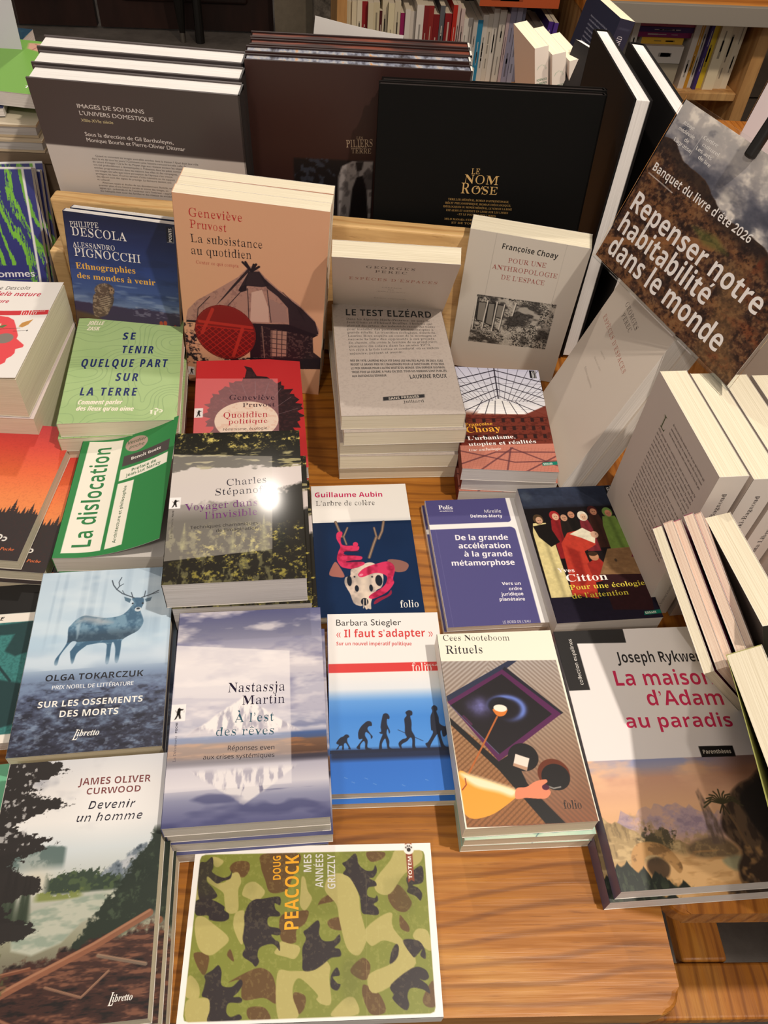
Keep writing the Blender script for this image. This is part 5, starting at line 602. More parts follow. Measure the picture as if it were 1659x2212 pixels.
def art_poster():
    c = Sheet(297, 210, '#6b5040', .8); X, Y = c.X, c.Y; ln = 52 + 26*np.clip((X - 60)/190, 0, 1)**.8*1.0 + 4*np.sin(X*.05) - 14*np.exp(-((X - 20)/26)**2) + 6*c.fbm(30, 10, 3, 1)
    c.grad([(0, '#b9b4b0'), (24, '#a9a4a4'), (50, '#6f6e78'), (90, '#4a4a52')]); cl = c.fbm(46, 26, 5, 3, .6) + .1*np.clip((30 - Y)/30, -1, 1); c.mix(np.clip((cl - .42)*6, 0, 1), '#bdb6b2'); c.mix(np.clip((cl - .52)*8, 0, 1)*np.clip((c.fbm(14, 10, 4, 33) - .35)*4, 0, 1), '#f0e6da'); c.mix(np.clip((.42 - cl)*4, 0, .8), '#3f4250'); c.mix(np.clip((c.fbm(90, 18, 3, 5) - .5)*4, 0, .7)*np.clip((Y - 34)/20, 0, 1), '#40404a', .6)
    h_ = np.clip((Y - ln)/1.5 + .5, 0, 1); n = c.fbm(26, 14, 5, 7, .65); f = c.fbm(5, 4, 4, 8, .7); c.mix(h_, '#54382a'); c.mix(h_*np.clip((n - .5)*5, 0, .9), '#7d5436'); c.mix(h_*np.clip((.46 - n)*6, 0, .9), '#3a2a26'); c.mix(h_*np.clip((f - .55)*6, 0, .6), '#8f6a48'); c.mix(h_*np.clip((.42 - f)*7, 0, .7), '#241a18'); c.mix(h_*np.clip((ln + 22 - Y)/14, 0, 1), '#2c2422', .75)
    c.line([(-5, 190), (40, 168), (90, 140), (130, 118), (165, 108)], 9, '#96653f', .75); c.poly([(120, 104), (160, 96), (190, 104), (150, 112)], '#5f6a34', .55, 6); c.poly([(190, 110), (220, 104), (250, 130), (262, 170), (297, 195), (297, 212), (230, 212), (220, 160)], '#8a6a44', .4, 12); c.mix(np.clip((n - .52)*4, 0, 1)*(X > 230)*(Y > 80), '#6e2f1e', .6)
    w_ = '#efe8e4'; c.t('Banquet du livre d’été 2026', 10.8, 83.3, 204.2, 81.2, 9.8, 'bold', w_, k=-.07); c.line([(8.3, 88.6), (62.4, 89.7)], .9, '#d9cfc8'); c.line([(55.9, 21.5), (54.2, 46)], .7, '#e9e4e0')
    for s_, q in (('Repenser notre', (10.9, 135.9, 270.3, 133.6, 23.8)), ('habitabilité', (11.3, 166.4, 203.2, 163.1, 24.7)), ('dans le monde', (15.8, 196.6, 256.8, 192.6, 25.6))): c.t(s_, *q, 'bold', w_, k=-.02)
    for s_, q in (('Abbaye', (16.4, 22.9, 38.3, 22.2, 4.1)), ('médiévale', (14.7, 30.4, 46.2, 29.9, 4.1)), ('de', (33.3, 37, 41.8, 36.8, 4.1)), ('Lagrasse', (17.3, 43, 53.3, 43.7, 4.2)), ('Centre', (58.9, 23.6, 85.7, 22.5, 4)), ('culturel', (63.3, 30.1, 94.5, 29.7, 4)), ('Les arts', (57.6, 36.8, 88.4, 37, 4.1)), ('de lire', (68.3, 43.1, 92.2, 44.1, 4.1))): c.t(s_, *q, 'noto', '#e9e4e0', k=.02)
    return c
def para(c, x, y, wd, lines, lead, size, sty, col, seed=1):
    W = "le la souveraineté de la terre et les sociétés du monde que nous habitons entre elles une autre façon de penser ensemble ces lieux pour dire ce qui nous lie aux vivants comme aux morts dans un paysage qui change sans cesse avec ses usages ses récits et ses limites".split(); r = random.Random(seed)
    for i in range(lines):
        s_ = ''
        while len(s_) < 58: s_ += r.choice(W) + ' '
        f = 1 if (i + 1) % 7 else .6; c.t(s_[:int(58*f)].strip(), x, y + i*lead, x + wd*f, y + i*lead, size, sty, col)
def art_liberski():
    c = Sheet(140, 205, '#cdbfb4', 2); c.line([(37.5, 24), (37.5, 37), (43, 37)], 1.2, '#4a5430'); c.line([(36, 24), (39, 24)], .9, '#4a5430'); c.t('L', 36, 37, 46, 37, 14, 'serif', '#4a5430', k=-.06)
    para(c, 54, 20.5, 72, 3, 5.4, 2.6, 'serif', '#5b4d48', 2); para(c, 36, 41.5, 90, 19, 5.2, 2.6, 'serif', '#5b4d48', 3); return c
def spine_liberski():
    c = Sheet(40, 205, '#e4dcd4', 3); c.t('Danouta Liberski-Bagnoud', 24, 118, 24, 22, 6.6, 'serif', '#262226', k=-.02); c.t('La Souveraineté de la Terre', 24, 196, 24, 126, 5, 'serif', '#6a625e', k=-.04); return c
def art_streaks():
    c = Sheet(150, 210, '#272b78', .6); X, Y = c.X, c.Y; n = c.fbm(16, 60, 3, 4); wv = X + 14*n - Y*.22 + 5*np.sin(Y*.045); g = c.fbm(1.1, 14, 4, 5, .85); s_ = np.sin(wv*.36) + .5*np.sin(wv*.83 + 1); m = np.clip((s_ - .35 + (g - .5)*3.2)*5, 0, 1)*np.clip((116 - Y)*2, 0, 1); c.mix(m, '#7cc23a'); m2 = np.clip((s_ - .5 + (g - .5)*3.2)*5, 0, 1)*(X > 128); c.mix(m2, '#6fb336')
    w_ = '#eceaf0'; c.t('Qui nous sommes', 20, 130, 134, 130, 8.5, 'sans', w_, k=.02); c.t('habitants', 40, 143, 96, 143, 7, 'sans', w_, k=.02); c.line([(60, 134), (128, 133)], .5, '#76b536'); c.box(138, -1, 141, 212, '#e9e6e4'); c.box(-1, -1, 151, 2.5, '#e9e6e4'); return c
def art_watercolour():
    c = Sheet(108, 178, '#c9dcc4', .6); c.mix(np.clip((c.fbm(24, 24, 3, 2) - .45)*3, 0, .7), '#a9cdb8')
    for x, y, r_, q in ((24, 170, 7, '#5e9a86'), (74, 172, 5, '#3f6f96'), (60, 174, 4, '#7fae94'), (88, 168, 6, '#93b894'), (44, 165, 5, '#6aa58c')): c.ell(x, y, r_, r_*.6, q, .8, soft=2)
    c.line([(58, 178), (70, 166), (84, 172)], .6, '#3f5f6f'); return c
def art_plain(w, h, col, col2=None, y=None, res=6):
    c = Sheet(w, h, col, res)
    if col2: c.box(-1, y, w + 1, h + 1, col2)
    return c
def art_leftgreen():
    c = Sheet(110, 178, '#79b048', .8); c.poly([(30, 10), (70, 5), (90, 30), (60, 40), (36, 30)], '#e0a093', .9, 4)
    for p in ([(40, 12), (70, 34)], [(50, 8), (44, 34)], [(64, 8), (84, 28)]): c.line(p, 1.6, '#a85f5c')
    c.t('1', 84, 160, 88, 160, 8, 'bold', '#fff'); return c
def art_leftphoto():
    c = Sheet(120, 180, '#1f3d52', .8); c.mix(np.clip((c.fbm(12, 10, 4, 3) - .5)*5, 0, 1), '#3f6f7a'); c.mix(np.clip((c.Y - 120)/10, 0, 1)*np.clip((c.fbm(14, 8, 3, 5) - .45)*5, 0, 1), '#d0895a'); c.box(-1, 150, 121, 181, '#2a4a9a', .8, 6); c.t('ENE', 20, 96, 90, 96, 13, 'serif', '#d9cdb4'); c.t('Al', 60, 118, 96, 118, 14, 'serif', '#d9cdb4'); return c

# ---------------------------------------------------------------- the room
OAK = planks('table_pine', '#8a5218', '#aa6c24', '#c8944a', '#74481c')
OAK2 = planks('second_table_pine', '#96581c', '#b8742a', '#cc9444', '#80502a', 'Y')
PINE = planks('pale_pine', '#d4ab70', '#e2bd84', '#ecd09c', '#c39a62')
PINE2 = wood('shelf_pine', '#a87a48', '#c0935c', '#cfa56c', (9, 9, 1.2), .55, .8, 8)
DARK = wood('dark_walnut', '#1d0f0b', '#2c1711', '#3c2118', (3, 3, .8), .6, .8, 11)
GREYW = wood('grey_board', '#6a5a48', '#8a7660', '#a08c74', (2, 9, 9), .6, .8, 4)
def struct(name, me, loc=None, rz_=0, label=None):
    o = obj(name, me, None, loc); o.rotation_euler = (0, 0, R(rz_)); o['kind'] = 'structure'
    if label: o['label'] = label
    return o
FL = stone('floor_stone', '#5d5650', '#857c74', 3.5); struct('floor', boxes('floor', [(-6, -2, -.8, 6, 8, -.75)], FL))
WALL = stone('wall_plaster', '#6e665c', '#978c7e', 5); struct('wall_back', boxes('wall_back', [(-.05, 4.5, -.75, 4, 4.6, 2.2)], WALL)); struct('wall_left', boxes('wall_left', [(-6, 4.5, -.75, -3.2, 4.6, 2.2)], WALL))
PIL = stone('pillar_granite', '#3d3732', '#8c8276', 22); struct('column', boxes('column', [(.12, 4.15, -.75, .62, 4.5, 2.2)], PIL, .01))
CAS = stone('wall_render', '#6f6557', '#8f8472', 4); struct('trim_1', boxes('trim_1', [(-.06, 4.3, -.75, .14, 4.5, 2.2)], CAS))
def door(n, x0, x1):
    y = 4.42; o = struct('door_%d' % n, boxes('door', [(x0, y, -.74, x1, y + .05, 1.5)], DARK)); w_ = x1 - x0
    for k, (a, b) in enumerate(((-.62, .18), (.3, 1.3))): c = obj('door_panel', boxes('door_panel', [(x0 + .12, y - .02, a, x1 - .12, y + .01, b)], DARK, .012), o)
    return o
door(1, -1.78, -.92); d2 = door(2, -.9, -.07); door(3, -3.1, -1.8)
IRON = flat('black_iron', '#15120f', .4, .5); STEEL = flat('steel', '#b8b2a8', .3, .5, 1)
import bmesh
def rod(name, pts, r, m, seg=12):
    V = []; F = []
    for i, p in enumerate(pts):
        p = Vector(p); t = (Vector(pts[min(i + 1, len(pts) - 1)]) - Vector(pts[max(i - 1, 0)])).normalized(); a = t.orthogonal().normalized(); b = t.cross(a); rr = r[i] if isinstance(r, (list, tuple)) else r
        for k in range(seg): q = 2*math.pi*k/seg; V.append(p + a*math.cos(q)*rr + b*math.sin(q)*rr)
    for i in range(len(pts) - 1):
        for k in range(seg): j = (k + 1) % seg; F.append([i*seg + k, i*seg + j, (i + 1)*seg + j, (i + 1)*seg + k])
    F.append(list(range(seg))[::-1]); F.append([len(V) - seg + k for k in range(seg)])
    me = bpy.data.meshes.new(name); me.from_pydata([tuple(v) for v in V], [], F); me.materials.append(m); return me
# a slim metal rod and a black bar stand in front of the door
for nm, x, lb in (('umbrella', -.5, 'black umbrella with a steel tip standing against the dark door'), ('walking_stick', -.42, 'thick black stick standing against the dark door, right of the umbrella')):
    e = bpy.data.objects.new(nm, None); S.collection.objects.link(e); e.location = (x, 4.28, -.75); tag(e, lb, 'umbrella' if nm == 'umbrella' else 'stick')
    if nm == 'umbrella': obj('shaft', rod('shaft', [(0, 0, .04), (0, 0, .2), (0, .06, .8)], [.014, .028, .034], IRON), e); obj('tip', rod('tip', [(0, .06, .8), (0, .075, .98)], [.016, .008], STEEL), e); obj('ferrule', rod('ferrule', [(0, -.004, 0), (0, 0, .05)], [.012, .014], STEEL), e)
    else: obj('shaft', rod('shaft', [(0, 0, 0), (0, .03, .5), (0, .07, 1.25)], [.022, .02, .016], IRON), e); obj('grip', rod('grip', [(0, .07, 1.25), (0, .075, 1.32)], [.022, .02], IRON), e)
# ---------------------------------------------------------------- tables
def table(name, label, corner, yaw, L, Dp, th, m, mirror, legs, extra=()):
    e = bpy.data.objects.new(name, None); S.collection.objects.link(e); e.location = (corner[0], corner[1], 0); e.rotation_euler = (0, 0, R(yaw)); tag(e, label, 'table')
    x0, x1 = (-L, 0) if mirror else (0, L)
    bm = bmesh.new(); rr = .018; pts = []
    for cx, cy, a0 in ((x0 + rr, rr, 180), (x1 - rr, rr, 270), (x1 - rr, Dp - rr, 0), (x0 + rr, Dp - rr, 90)):
        for k in range(7): a = R(a0 + 15*k); pts.append((cx + rr*math.cos(a), cy + rr*math.sin(a)))
    b_ = [bm.verts.new((x, y, -th)) for x, y in pts]; t_ = [bm.verts.new((x, y, 0)) for x, y in pts]; bm.faces.new(t_); bm.faces.new(b_[::-1]); n = len(pts)
    for i in range(n): bm.faces.new((b_[i], b_[(i + 1) % n], t_[(i + 1) % n], t_[i]))
    ed = [ed_ for ed_ in bm.edges if abs(ed_.verts[0].co.z - ed_.verts[1].co.z) < 1e-6]; bmesh.ops.bevel(bm, geom=ed, offset=.006, segments=3, affect='EDGES', profile=.5)
    me = bpy.data.meshes.new('tabletop'); bm.to_mesh(me); bm.free(); me.materials.append(m); obj('tabletop', me, e)
    for lx, ly in legs: obj('leg', boxes('leg', [(lx - .035, ly - .035, -.75, lx + .035, ly + .035, -th)], m, .004), e)
    if mirror: obj('apron', boxes('apron', [(x0 + .08, .16, -.13, x1 - .16, .185, -th)], m), e)
    obj('apron', boxes('apron', [(x0 + .08, Dp - .12, -.13, x1 - .16, Dp - .1, -th)], m), e)
    for nm, b in extra: obj(nm, boxes(nm, [b], m, .004), e)
    return e
table('display_table', 'large honey brown pine table with a rounded front corner, loaded with paperbacks', (.2712, .0852), -3.8, 1.5, 1.6, .034, OAK, True, [(-1.42, .1), (-.24, .24), (-1.42, 1.5), (-.2, 1.5)])
table('display_table', 'orange brown pine table on the right, partly hidden below the black and white architecture paperbacks', (.2815, .1525), -3.8, 1.1, 1.55, .026, OAK2, False, [(.9, .1), (.9, 1.4), (.25, 1.4)], [('stretcher', (.10, -.012, -.425, 1.0, .048, -.4)), ('stretcher', (.165, .049, -.425, .222, 1.4, -.401)), ('leg', (.02, .25, -.75, .09, .32, -.026))])
blk = [(1.35 + .52*i + (.26 if j % 2 else 0), 3.0, -.75 + .3*j, 1.35 + .52*i + (.26 if j % 2 else 0) + .514, 3.05, -.75 + .3*j + .294) for i in range(4) for j in range(9)]
struct('wall_right', boxes('wall_right', blk + [(1.3, 3.03, -.75, 3.9, 3.1, 2.0)], stone('wall_blocks', '#5f5244', '#75675a', 3)))
# ---------------------------------------------------------------- wooden rack that carries the large albums
e = bpy.data.objects.new('book_rack', None); S.collection.objects.link(e); e.location = (-.285, .924, 0); e.rotation_euler = (0, 0, R(-9.1)); tag(e, 'pale pine book rack holding the large albums upright behind the table display', 'rack')
obj('front_board', boxes('front_board', [(0, 0, .006, .5, .022, .19)], PINE, .003), e); obj('base_board', boxes('base_board', [(0, .022, 0, .5, .26, .006)], PINE, .001), e); obj('back_board', boxes('back_board', [(0, .26, 0, .5, .28, .10)], PINE, .002), e); obj('side_board', boxes('side_board', [(-.018, .0, 0, 0, .28, .12)], PINE, .002), e)
# ---------------------------------------------------------------- the paperbacks on the table: pose = x, y, z, yaw, tilt, roll of the lower edge of the cover
b1 = book
b1('white bordered camouflage paperback with bear shapes lying sideways at the table front', (.0929, .1552, .0162, 87.2, 90, 0), (.12, .186, .0158), art_camo(), 'white', back='#efeae4')
g = lambda s: 'copies of the ' + s
b1('cream topped paperback picturing a tea ladle and bowl on mats', (.1739, .2130, .0468, -.5, 90, 0), (.108, .178, .0195), art_rituals(), 'cream', back='#f2ead8', spinecol='#efe8d8')
b1('pale green watercolour paperback under the tea ladle book', (.1760, .2105, .0268, -1.2, 90, 0), (.108, .178, .0132), art_watercolour(), 'cream', back='#bcd6c4', n=2, group='pale green watercolour paperbacks', rest=['upper of the two', 'lower of the two, on the wood'])
b1('blue and white paperback with walking silhouettes', (.0714, .2563, .0216, -1.6, 90, 0), (.108, .178, .0105), art_evolution(), 'cream', back='#2d72cc', n=2, group='silhouette paperbacks', rest=['upper copy', 'lower copy showing a blue strip'], dims_d=(.001, -.004))
b1('dark blue paperback picturing red hands on an animal skull', (.0663, .4395, .0105, .3, 90, 0), (.108, .178, .0102), art_skull(), 'cream', m=GLOSS, back='#efeae2', spinecol='#efeae2')
b1('dark paperback picturing a robed crowd around a table', (.2966, .4068, .0338, 1, 90, 0), (.108, .178, .021), art_crowd(), 'white', m=GLOSS, back='#221c26', spinecol='#cfcac4')
b1('grey spined paperback hidden beneath the robed crowd paperback', (.2966, .4068, .0122, 1.2, 90, 0), (.108, .176, .0118), art_plain(108, 176, '#d8d2cc'), 'white', spinecol='#cfcac4')
b1('mauve paperback of a snow capped volcano mirrored in water', (-.0468, .2219, .0682, .3, 90, 0), (.125, .190, .0167), art_volcano(), 'white', m=GLOSS, back='#5f6294', n=4, group=g('volcano paperback'), jit=.0025)
b1('glossy paperback of a dark forest lake with a glare spot', (-.0590, .4173, .1050, 1, 90, 0), (.125, .190, .034), art_lake(), 'white', m=GLOSS, back='#1a1712', n=3, group=g('forest lake paperback'), jit=.002, dims_d=(.006, -.004))
b1('misty blue paperback of a standing stag', (-.1768, .2916, .0550, 1.6, 90, 0), (.12, .182, .018), art_deer(), 'cream', back='#dcd6cc', n=3, group=g('stag paperback'), dims_d=(.002, 0))
b1('paperback of a mountain lake behind fir trees and fallen logs', (-.1682, .1031, .0570, 1.1, 90, 0), (.12, .182, .0186), art_valley(), 'cream', back='#cfc8be', n=3, group=g('mountain lake paperback'), dims_d=(.003, 0))
b1('white paperback with magenta title and an old landscape painting', (.3104, .1609, .0385, -.5, 90, 0), (.155, .2325, .019), art_paradise(), 'white', back='#e9e4e0', spinecol='#6d6078', n=2, group=g('magenta titled paperback'), rest=['upper copy', 'lower copy'], dims_d=(-.003, -.003))
b1('grey back cover with dense text, thick paperback', (.1130, .6352, .1000, .2, 90, 0), (.1354, .2058, .0196), art_greyback(), 'cream', m=MATTE, part='back_cover', spine='R', back='#b9aca2', n=5, group=g('grey text backed paperback'), jit=.004)
b1('light green paperback with contour lines and dark blue title', (-.1935, .6547, .0790, 1.9, 90, 0), (.125, .190, .0192), art_contours(), 'cream', m=MATTE, back='#a9c487', spinecol='#a9c487', n=4, group=g('contour line paperback'), jit=.003)
b1('bright green paperback with white title panels, cover curling up', (-.1856, .4894, .0540, -1.5, 90, 0), (.105, .172, .021), art_green(), 'white', m=MATTE, back='#2f8446', curl=lambda u, v: .028*np.clip((u - .2)/.8, 0, 1)**1.7)
b1('green backed paperback lying under the curled bright green one', (-.184, .487, .0325, -2.5, 90, 0), (.105, .172, .0320), art_plain(105, 172, '#2f8446'), 'white', back='#2f8446')
b1('orange sunset paperback with a black row of firs', (-.3335, .5059, .0420, -7.7, 90, 0), (.12, .190, .0135), art_sunset(), 'cream', m=MATTE, back='#e8623a', n=3, group=g('sunset paperback'), dims_d=(.022, -.003), rest=['uppermost copy', 'middle copy showing at its right', 'lowest copy'])
b1('teal leaf paperback with a black top band', (-.3065, .3219, .0128, 2.5, 90, 0), (.112, .168, .0125), art_teal(), 'white', m=MATTE, back='#3b7f7c')
b1('mint green paperback peeping out at the lower left corner', (-.2905, .125, .014, 2, 90, 0), (.112, .178, .0135), art_plain(112, 178, '#6fb890'), 'cream')
b1('thick white paperback with a red head in profile', (-.3451, .6837, .1183, -6.1, 90, 0), (.108, .178, .052), art_redhead(), 'cream', back='#efe8e2', curl=lambda u, v: .006*np.clip(u - .3, 0, 1)**2)
b1('thick white paperback under the red profile one', (-.341, .681, .0655, -5.2, 90, 0), (.108, .178, .048), art_plain(108, 178, '#d9c9c4'), 'cream', back='#efe8e2', spinecol='#8a5560')
b1('thin white paperback at the bottom of the red profile stack', (-.331, .676, .0168, -4.6, 90, 0), (.116, .182, .0162), art_plain(116, 182, '#e2dcd8'), 'bright', back='#e9e4e0')
b1('paperback with a glass roof and brick building', (.2304, .5931, .0540, -5, 90, 0), (.108, .178, .0178), art_glassroof(), 'white', m=GLOSS, back='#7a3226', n=3, group=g('glass roof paperback'), jit=.004)
b1('violet paperback with white bold title and white right edge', (.1926, .4192, .0150, .6, 90, 0), (.106, .168, .0073), art_violet(), 'white', m=MATTE, back='#efebe8', n=2, group=g('violet paperback'), rest=['upper copy', 'lower copy on the wood'], dims_d=(-.002, 0))
b1('red paperback with a dark serrated leaf', (-.0531, .6051, .0515, 1.9, 90, 0), (.125, .190, .017), art_leaf(), 'white', m=MATTE, back='#c02b2e', n=3, group=g('red leaf paperback'), jit=.003)
# standing along the rack
b1('night blue paperback with an owl, standing', (-.2084, .8200, .0009, -9.3, 11.4, -2), (.127, .205, .0098), art_owl(), 'bright', back='#27356b', n=2, group=g('owl paperback'), rest=['front copy', 'rear copy'], gap=.003, dims_d=(.004, 0))
b1('peach paperback with a black inked yurt, standing', (-.0557, .7987, .004, -7.3, -.6, -3.1), (.165, .252, .0185), art_yurt(), 'cream', m=MATTE, back='#e2ac88', n=3, group=g('yurt paperback'), rest=['front copy', 'middle copy', 'rear copy'], gap=.002, dims_d=(.001, .0), jit=.002)
b1('cream paperback with an engraving, standing upright', (.2700, .8258, .002, -16.1, -3.6, -.9), (.14, .205, .03), art_engraving(), 'cream', m=MATTE, back='#ddd5c8', spinecol='#c9bfb2')
b1('white paperback tipped forward over the grey text backed stack', (.1152, .8430, .0900, -5.6, -37.5, -.6), (.137, .162, .0185), art_espaces(), 'cream', m=MATTE, back='#d8cbbd')
b1('white paperback leaning to the right beside the glass roof stack', (.2879, .6599, .0155, -90.2, 24.6, 8.7), (.14, .205, .018), art_espaces_right(), 'white', m=MATTE, back='#d8cbbd', n=2, group='white leaning paperbacks', rest=['front copy', 'copy behind it'], dims_d=(.004, -.002))
b1('grey and white hardcover album with back cover text, standing in the rack', (-.1615, .9554, .0082, -8.8, -6.2, .1), (.23, .311, .028), art_images(), 'bright', m=SATIN, hard=True, part='back_cover', spine='R', back='#4d4443', spinecol='#2a2625', n=3, group='grey and white hardcover albums', rest=['front copy', 'middle copy', 'rear copy'], gap=.0025, dims_d=(-.003, .002), jit=.0005)
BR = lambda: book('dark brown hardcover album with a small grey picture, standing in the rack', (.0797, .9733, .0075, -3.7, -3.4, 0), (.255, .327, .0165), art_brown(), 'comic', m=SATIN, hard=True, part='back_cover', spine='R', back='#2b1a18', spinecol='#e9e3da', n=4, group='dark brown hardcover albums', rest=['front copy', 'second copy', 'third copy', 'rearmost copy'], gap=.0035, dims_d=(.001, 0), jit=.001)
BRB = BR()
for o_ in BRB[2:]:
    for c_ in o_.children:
        if c_.name.startswith('page_block'): c_.data = c_.data.copy(); c_.data.materials[0] = PG['reflected']
b1('black hardcover album with gold lettering, standing in front of the brown ones', (.2225, .8700, .0065, -3.3, 7.8, -.1), (.255, .324, .016), art_black(), 'dark', m=DEEP, hard=True, part='back_cover', spine='R', back='#15110f', spinecol='#14110f', n=2, group='black hardcover albums with gold lettering', rest=['front copy', 'rear copy'], gap=.002, dims_d=(.005, .001), jit=.0005)
bk = lambda: Sheet(260, 340, '#1d1b1b', 3)
b1('large black hardcover standing end on, left of the two', (.3763, .9862, -.001, -96.2, 1.1, 2.7), (.26, .333, .0205), bk(), 'bright', m=DEEP, hard=True, back='#191717', name='hardcover_book')
b1('large black hardcover standing end on, right of the two', (.400, .962, .002, -96, 4.2, 2), (.26, .325, .022), bk(), 'bright', m=DEEP, hard=True, back='#191717', name='hardcover_book')
nv = Sheet(150, 225, '#1b2038', 2); para(nv, 40, 30, 80, 14, 7, 3.2, 'serif', '#8d90a4', 5); ns = Sheet(28, 225, '#1b2038', 3); ns.t('ARD', 17, 44, 17, 27, 9, 'serif', '#c9c9d6', k=-.04); ns.line([(4, 15), (24, 15)], .8, '#c9c9d6')
b1('navy paperback with white back text standing behind the black hardcovers', (.5279, 1.5927, .004, -83.9, 11.7, 0), (.15, .225, .03), nv, 'cream', m=MATTE, part='back_cover', spine='R', back='#1b2038', spine_sheet=ns)
b1('black paperback with bright pages standing behind the black hardcovers', (.46, 1.36, .004, -70, 14, 0), (.15, .215, .012), art_plain(150, 215, '#17151a'), 'bright', m=SATIN, back='#17151a')
gs = Sheet(24, 200, '#e2ddd6', 1.5); gs.t('SCIENCES', 3, 54, 21, 54, 3.5, 'bold', '#3f7a5e'); gs.t('HUMAINES', 3, 60, 21, 60, 3.5, 'bold', '#3f7a5e')
for q in range(18): a = -2.8 + q*.15; gs.line([(12 + 8*math.cos(a), 38 + 9*math.sin(a)), (12 + 8*math.cos(a + .1), 38 + 9*math.sin(a + .1))], .9, '#4f8a6c')
b1('white spined paperback with a small green emblem', (.448, 1.50, .004, -84.7, -12, .4), (.125, .20, .024), art_plain(125, 200, '#e9e4df'), 'cream', m=MATTE, part='back_cover', spine='R', back='#e9e4df', spine_sheet=gs, n=3, group='white paperbacks with green emblem', rest=['left copy with a bent cover', 'middle copy', 'right copy'], gap=.003, dims_d=(.01, -.012))
b1('thick off white paperback, lettered spine towards the camera', (.3419, .5020, .003, -87.4, 1, -.3), (.14, .205, .0272), art_liberski(), 'cream', m=MATTE, part='back_cover', spine='R', back='#d8cfc6', spine_sheet=spine_liberski(), n=4, group=g('thick off white paperback'), rest=['leftmost of the row', 'second of the row', 'third of the row', 'rightmost of the row'], gap=.0035, dims_d=(.002, -.001))
# thin books leaning at the right edge
cl = ['#e9dfb8', '#7a2440', '#d9b4a4', '#b0607a', '#8a3a5c', '#c9a898']
for k, lb in enumerate(('thin cream edged paperback, outermost of the bunch leaning left', 'thin pink edged paperback with a dark red line, second of the leaning bunch', 'thin pink edged paperback, third of the leaning bunch', 'thin pink edged paperback, fourth of the leaning bunch', 'thin brown edged paperback, innermost of the leaning bunch')):
    fr_ = frame(.397, .3716, .027, -94.1, -36.1, -11.5); p = fr_[0] - fr_[3]*k*.0086
    book(lb, (p[0], p[1], p[2] + (0, .002, -.002, .002, -.003)[k], -94.1 + (0, .2, -.2, .2, -.3)[k], -36.1, -11.5), (.13, .167, .0081), art_plain(130, 167, cl[k]), 'cream' if k == 0 else 'pink', m=MATTE, back=cl[k + 1])[0]['group'] = 'thin paperbacks leaning at the right'
sp = Sheet(22, 200, '#15120f', 1.5); sp.t('VILLE', 7, 22, 18, 22, 5, 'serif', '#d8cfa8')
b1('black spined paperback with cream pages, cover flaring open, leaning left', (.4035, .3080, .004, -91.5, -20.5, 12.4), (.13, .2, .021), art_plain(130, 200, '#191614'), 'cream', m=MATTE, spine='R', back='#e6e0d8', spine_sheet=sp)
for k, lb in enumerate(('paperback with a green inside cover flaring open at the right picture edge', 'white paperback leaning behind the green flap one at the right picture edge')):
    book(lb, (.413 + .044*k, .1850 - .004*k, .014, -92.5 + k, -34, 7.2), (.14, .2, .026), art_plain(140, 200, '#e8e2d8' if k == 0 else '#dfe3d2'), 'cream', m=MATTE, back='#a9a866', curl=lambda u, v: .010*np.clip(u, 0, 1)**1.2, edge='#a3a45c')
b1('black speckled paperback lying flat at the right picture edge', (.52, .40, .012, -20, 90, 0), (.12, .18, .0118), Sheet(120, 180, '#1c1b1d', 1).mix(np.zeros((181, 121)), '#fff'), 'white', m=SATIN, back='#1c1b1d')
b1('brown edged paperback standing at the right picture edge', (.475, .375, .003, -85, -8, 0), (.12, .17, .02), art_plain(120, 170, '#7d4a32'), 'pink', m=MATTE, back='#2a1e1a')
rs = Sheet(26, 210, '#e6dcd0', 1.5); rs.box(4, 40, 22, 120, '#9c1f2c'); rs.t('DES IDÉES', 15.5, 112, 15.5, 48, 7, 'bold', '#d8a8a8')
b1('cream spined paperback with a red label, standing behind the off white row', (.505, .66, .003, -85, 2, 0), (.13, .205, .026), art_plain(130, 205, '#e6dcd0'), 'cream', m=MATTE, part='back_cover', spine='R', back='#e6dcd0', spine_sheet=rs)
# ---------------------------------------------------------------- sign holders
GLS, gt, gb = mat('clear_acrylic', .05, .5); gb.inputs['Transmission Weight'].default_value = 1; gb.inputs['IOR'].default_value = 1.2; gb.inputs['Base Color'].default_value = (.96, .98, .98, 1)
def holder(label, pose, w, h, sheet, base=.07, m=SATIN, cat='sign'):
    e = bpy.data.objects.new('sign_holder', None); S.collection.objects.link(e); place(e, frame(*pose), 0); tag(e, label, cat)
    obj('poster', sheet_mesh('poster', sheet, m, plane((-w/2, 0, .0), (1, 0, 0), (0, 1, 0), w, h), thick=.0004), e)
    t = .0015; obj('acrylic_rim', boxes('acrylic_rim', [(-w/2 - .003, -.003, -.0012, w/2 + .003, h + .003, -.0006), (-w/2 - .003, -.003, .0006, w/2 + .003, -.0006, .0012)], GLS), e); return e
pz = (.3628, .6531, .2148, -75.1, 19.5, .7)
ph = holder('large landscape poster of a clouded brown hillside in a clear sign holder', pz, .2376, .168, art_poster(), m=GLOSS)
obj('support_rod', rod('support_rod', [(.03, .02, -.005), (.03, -.205, -.076)], .003, IRON), ph); obj('clip', boxes('clip', [(-.0115, .158, .001, -.0015, .205, .010)], IRON, .003), ph)
tag(obj('wooden_block', boxes('wooden_block', [(-.05, -.13, 0, .06, .16, .094)], PINE, .003), None, (.535, .80, .0)), 'small orange wood box under the hillside poster', 'box').rotation_euler = (0, 0, R(14.9))
wp = Sheet(210, 297, '#c9c4cc', 4)
holder('plain white sheet in a clear holder at the upper left corner', (-.462, 1.215, .192, -4, 5, 0), .21, .297, Sheet(210, 297, '#d2cdd4', 4))
holder('plain white sheet in a clear holder at the upper right edge', (.86, 1.34, .0, -70, 12, 0), .21, .36, Sheet(210, 360, '#cfcad2', 4))
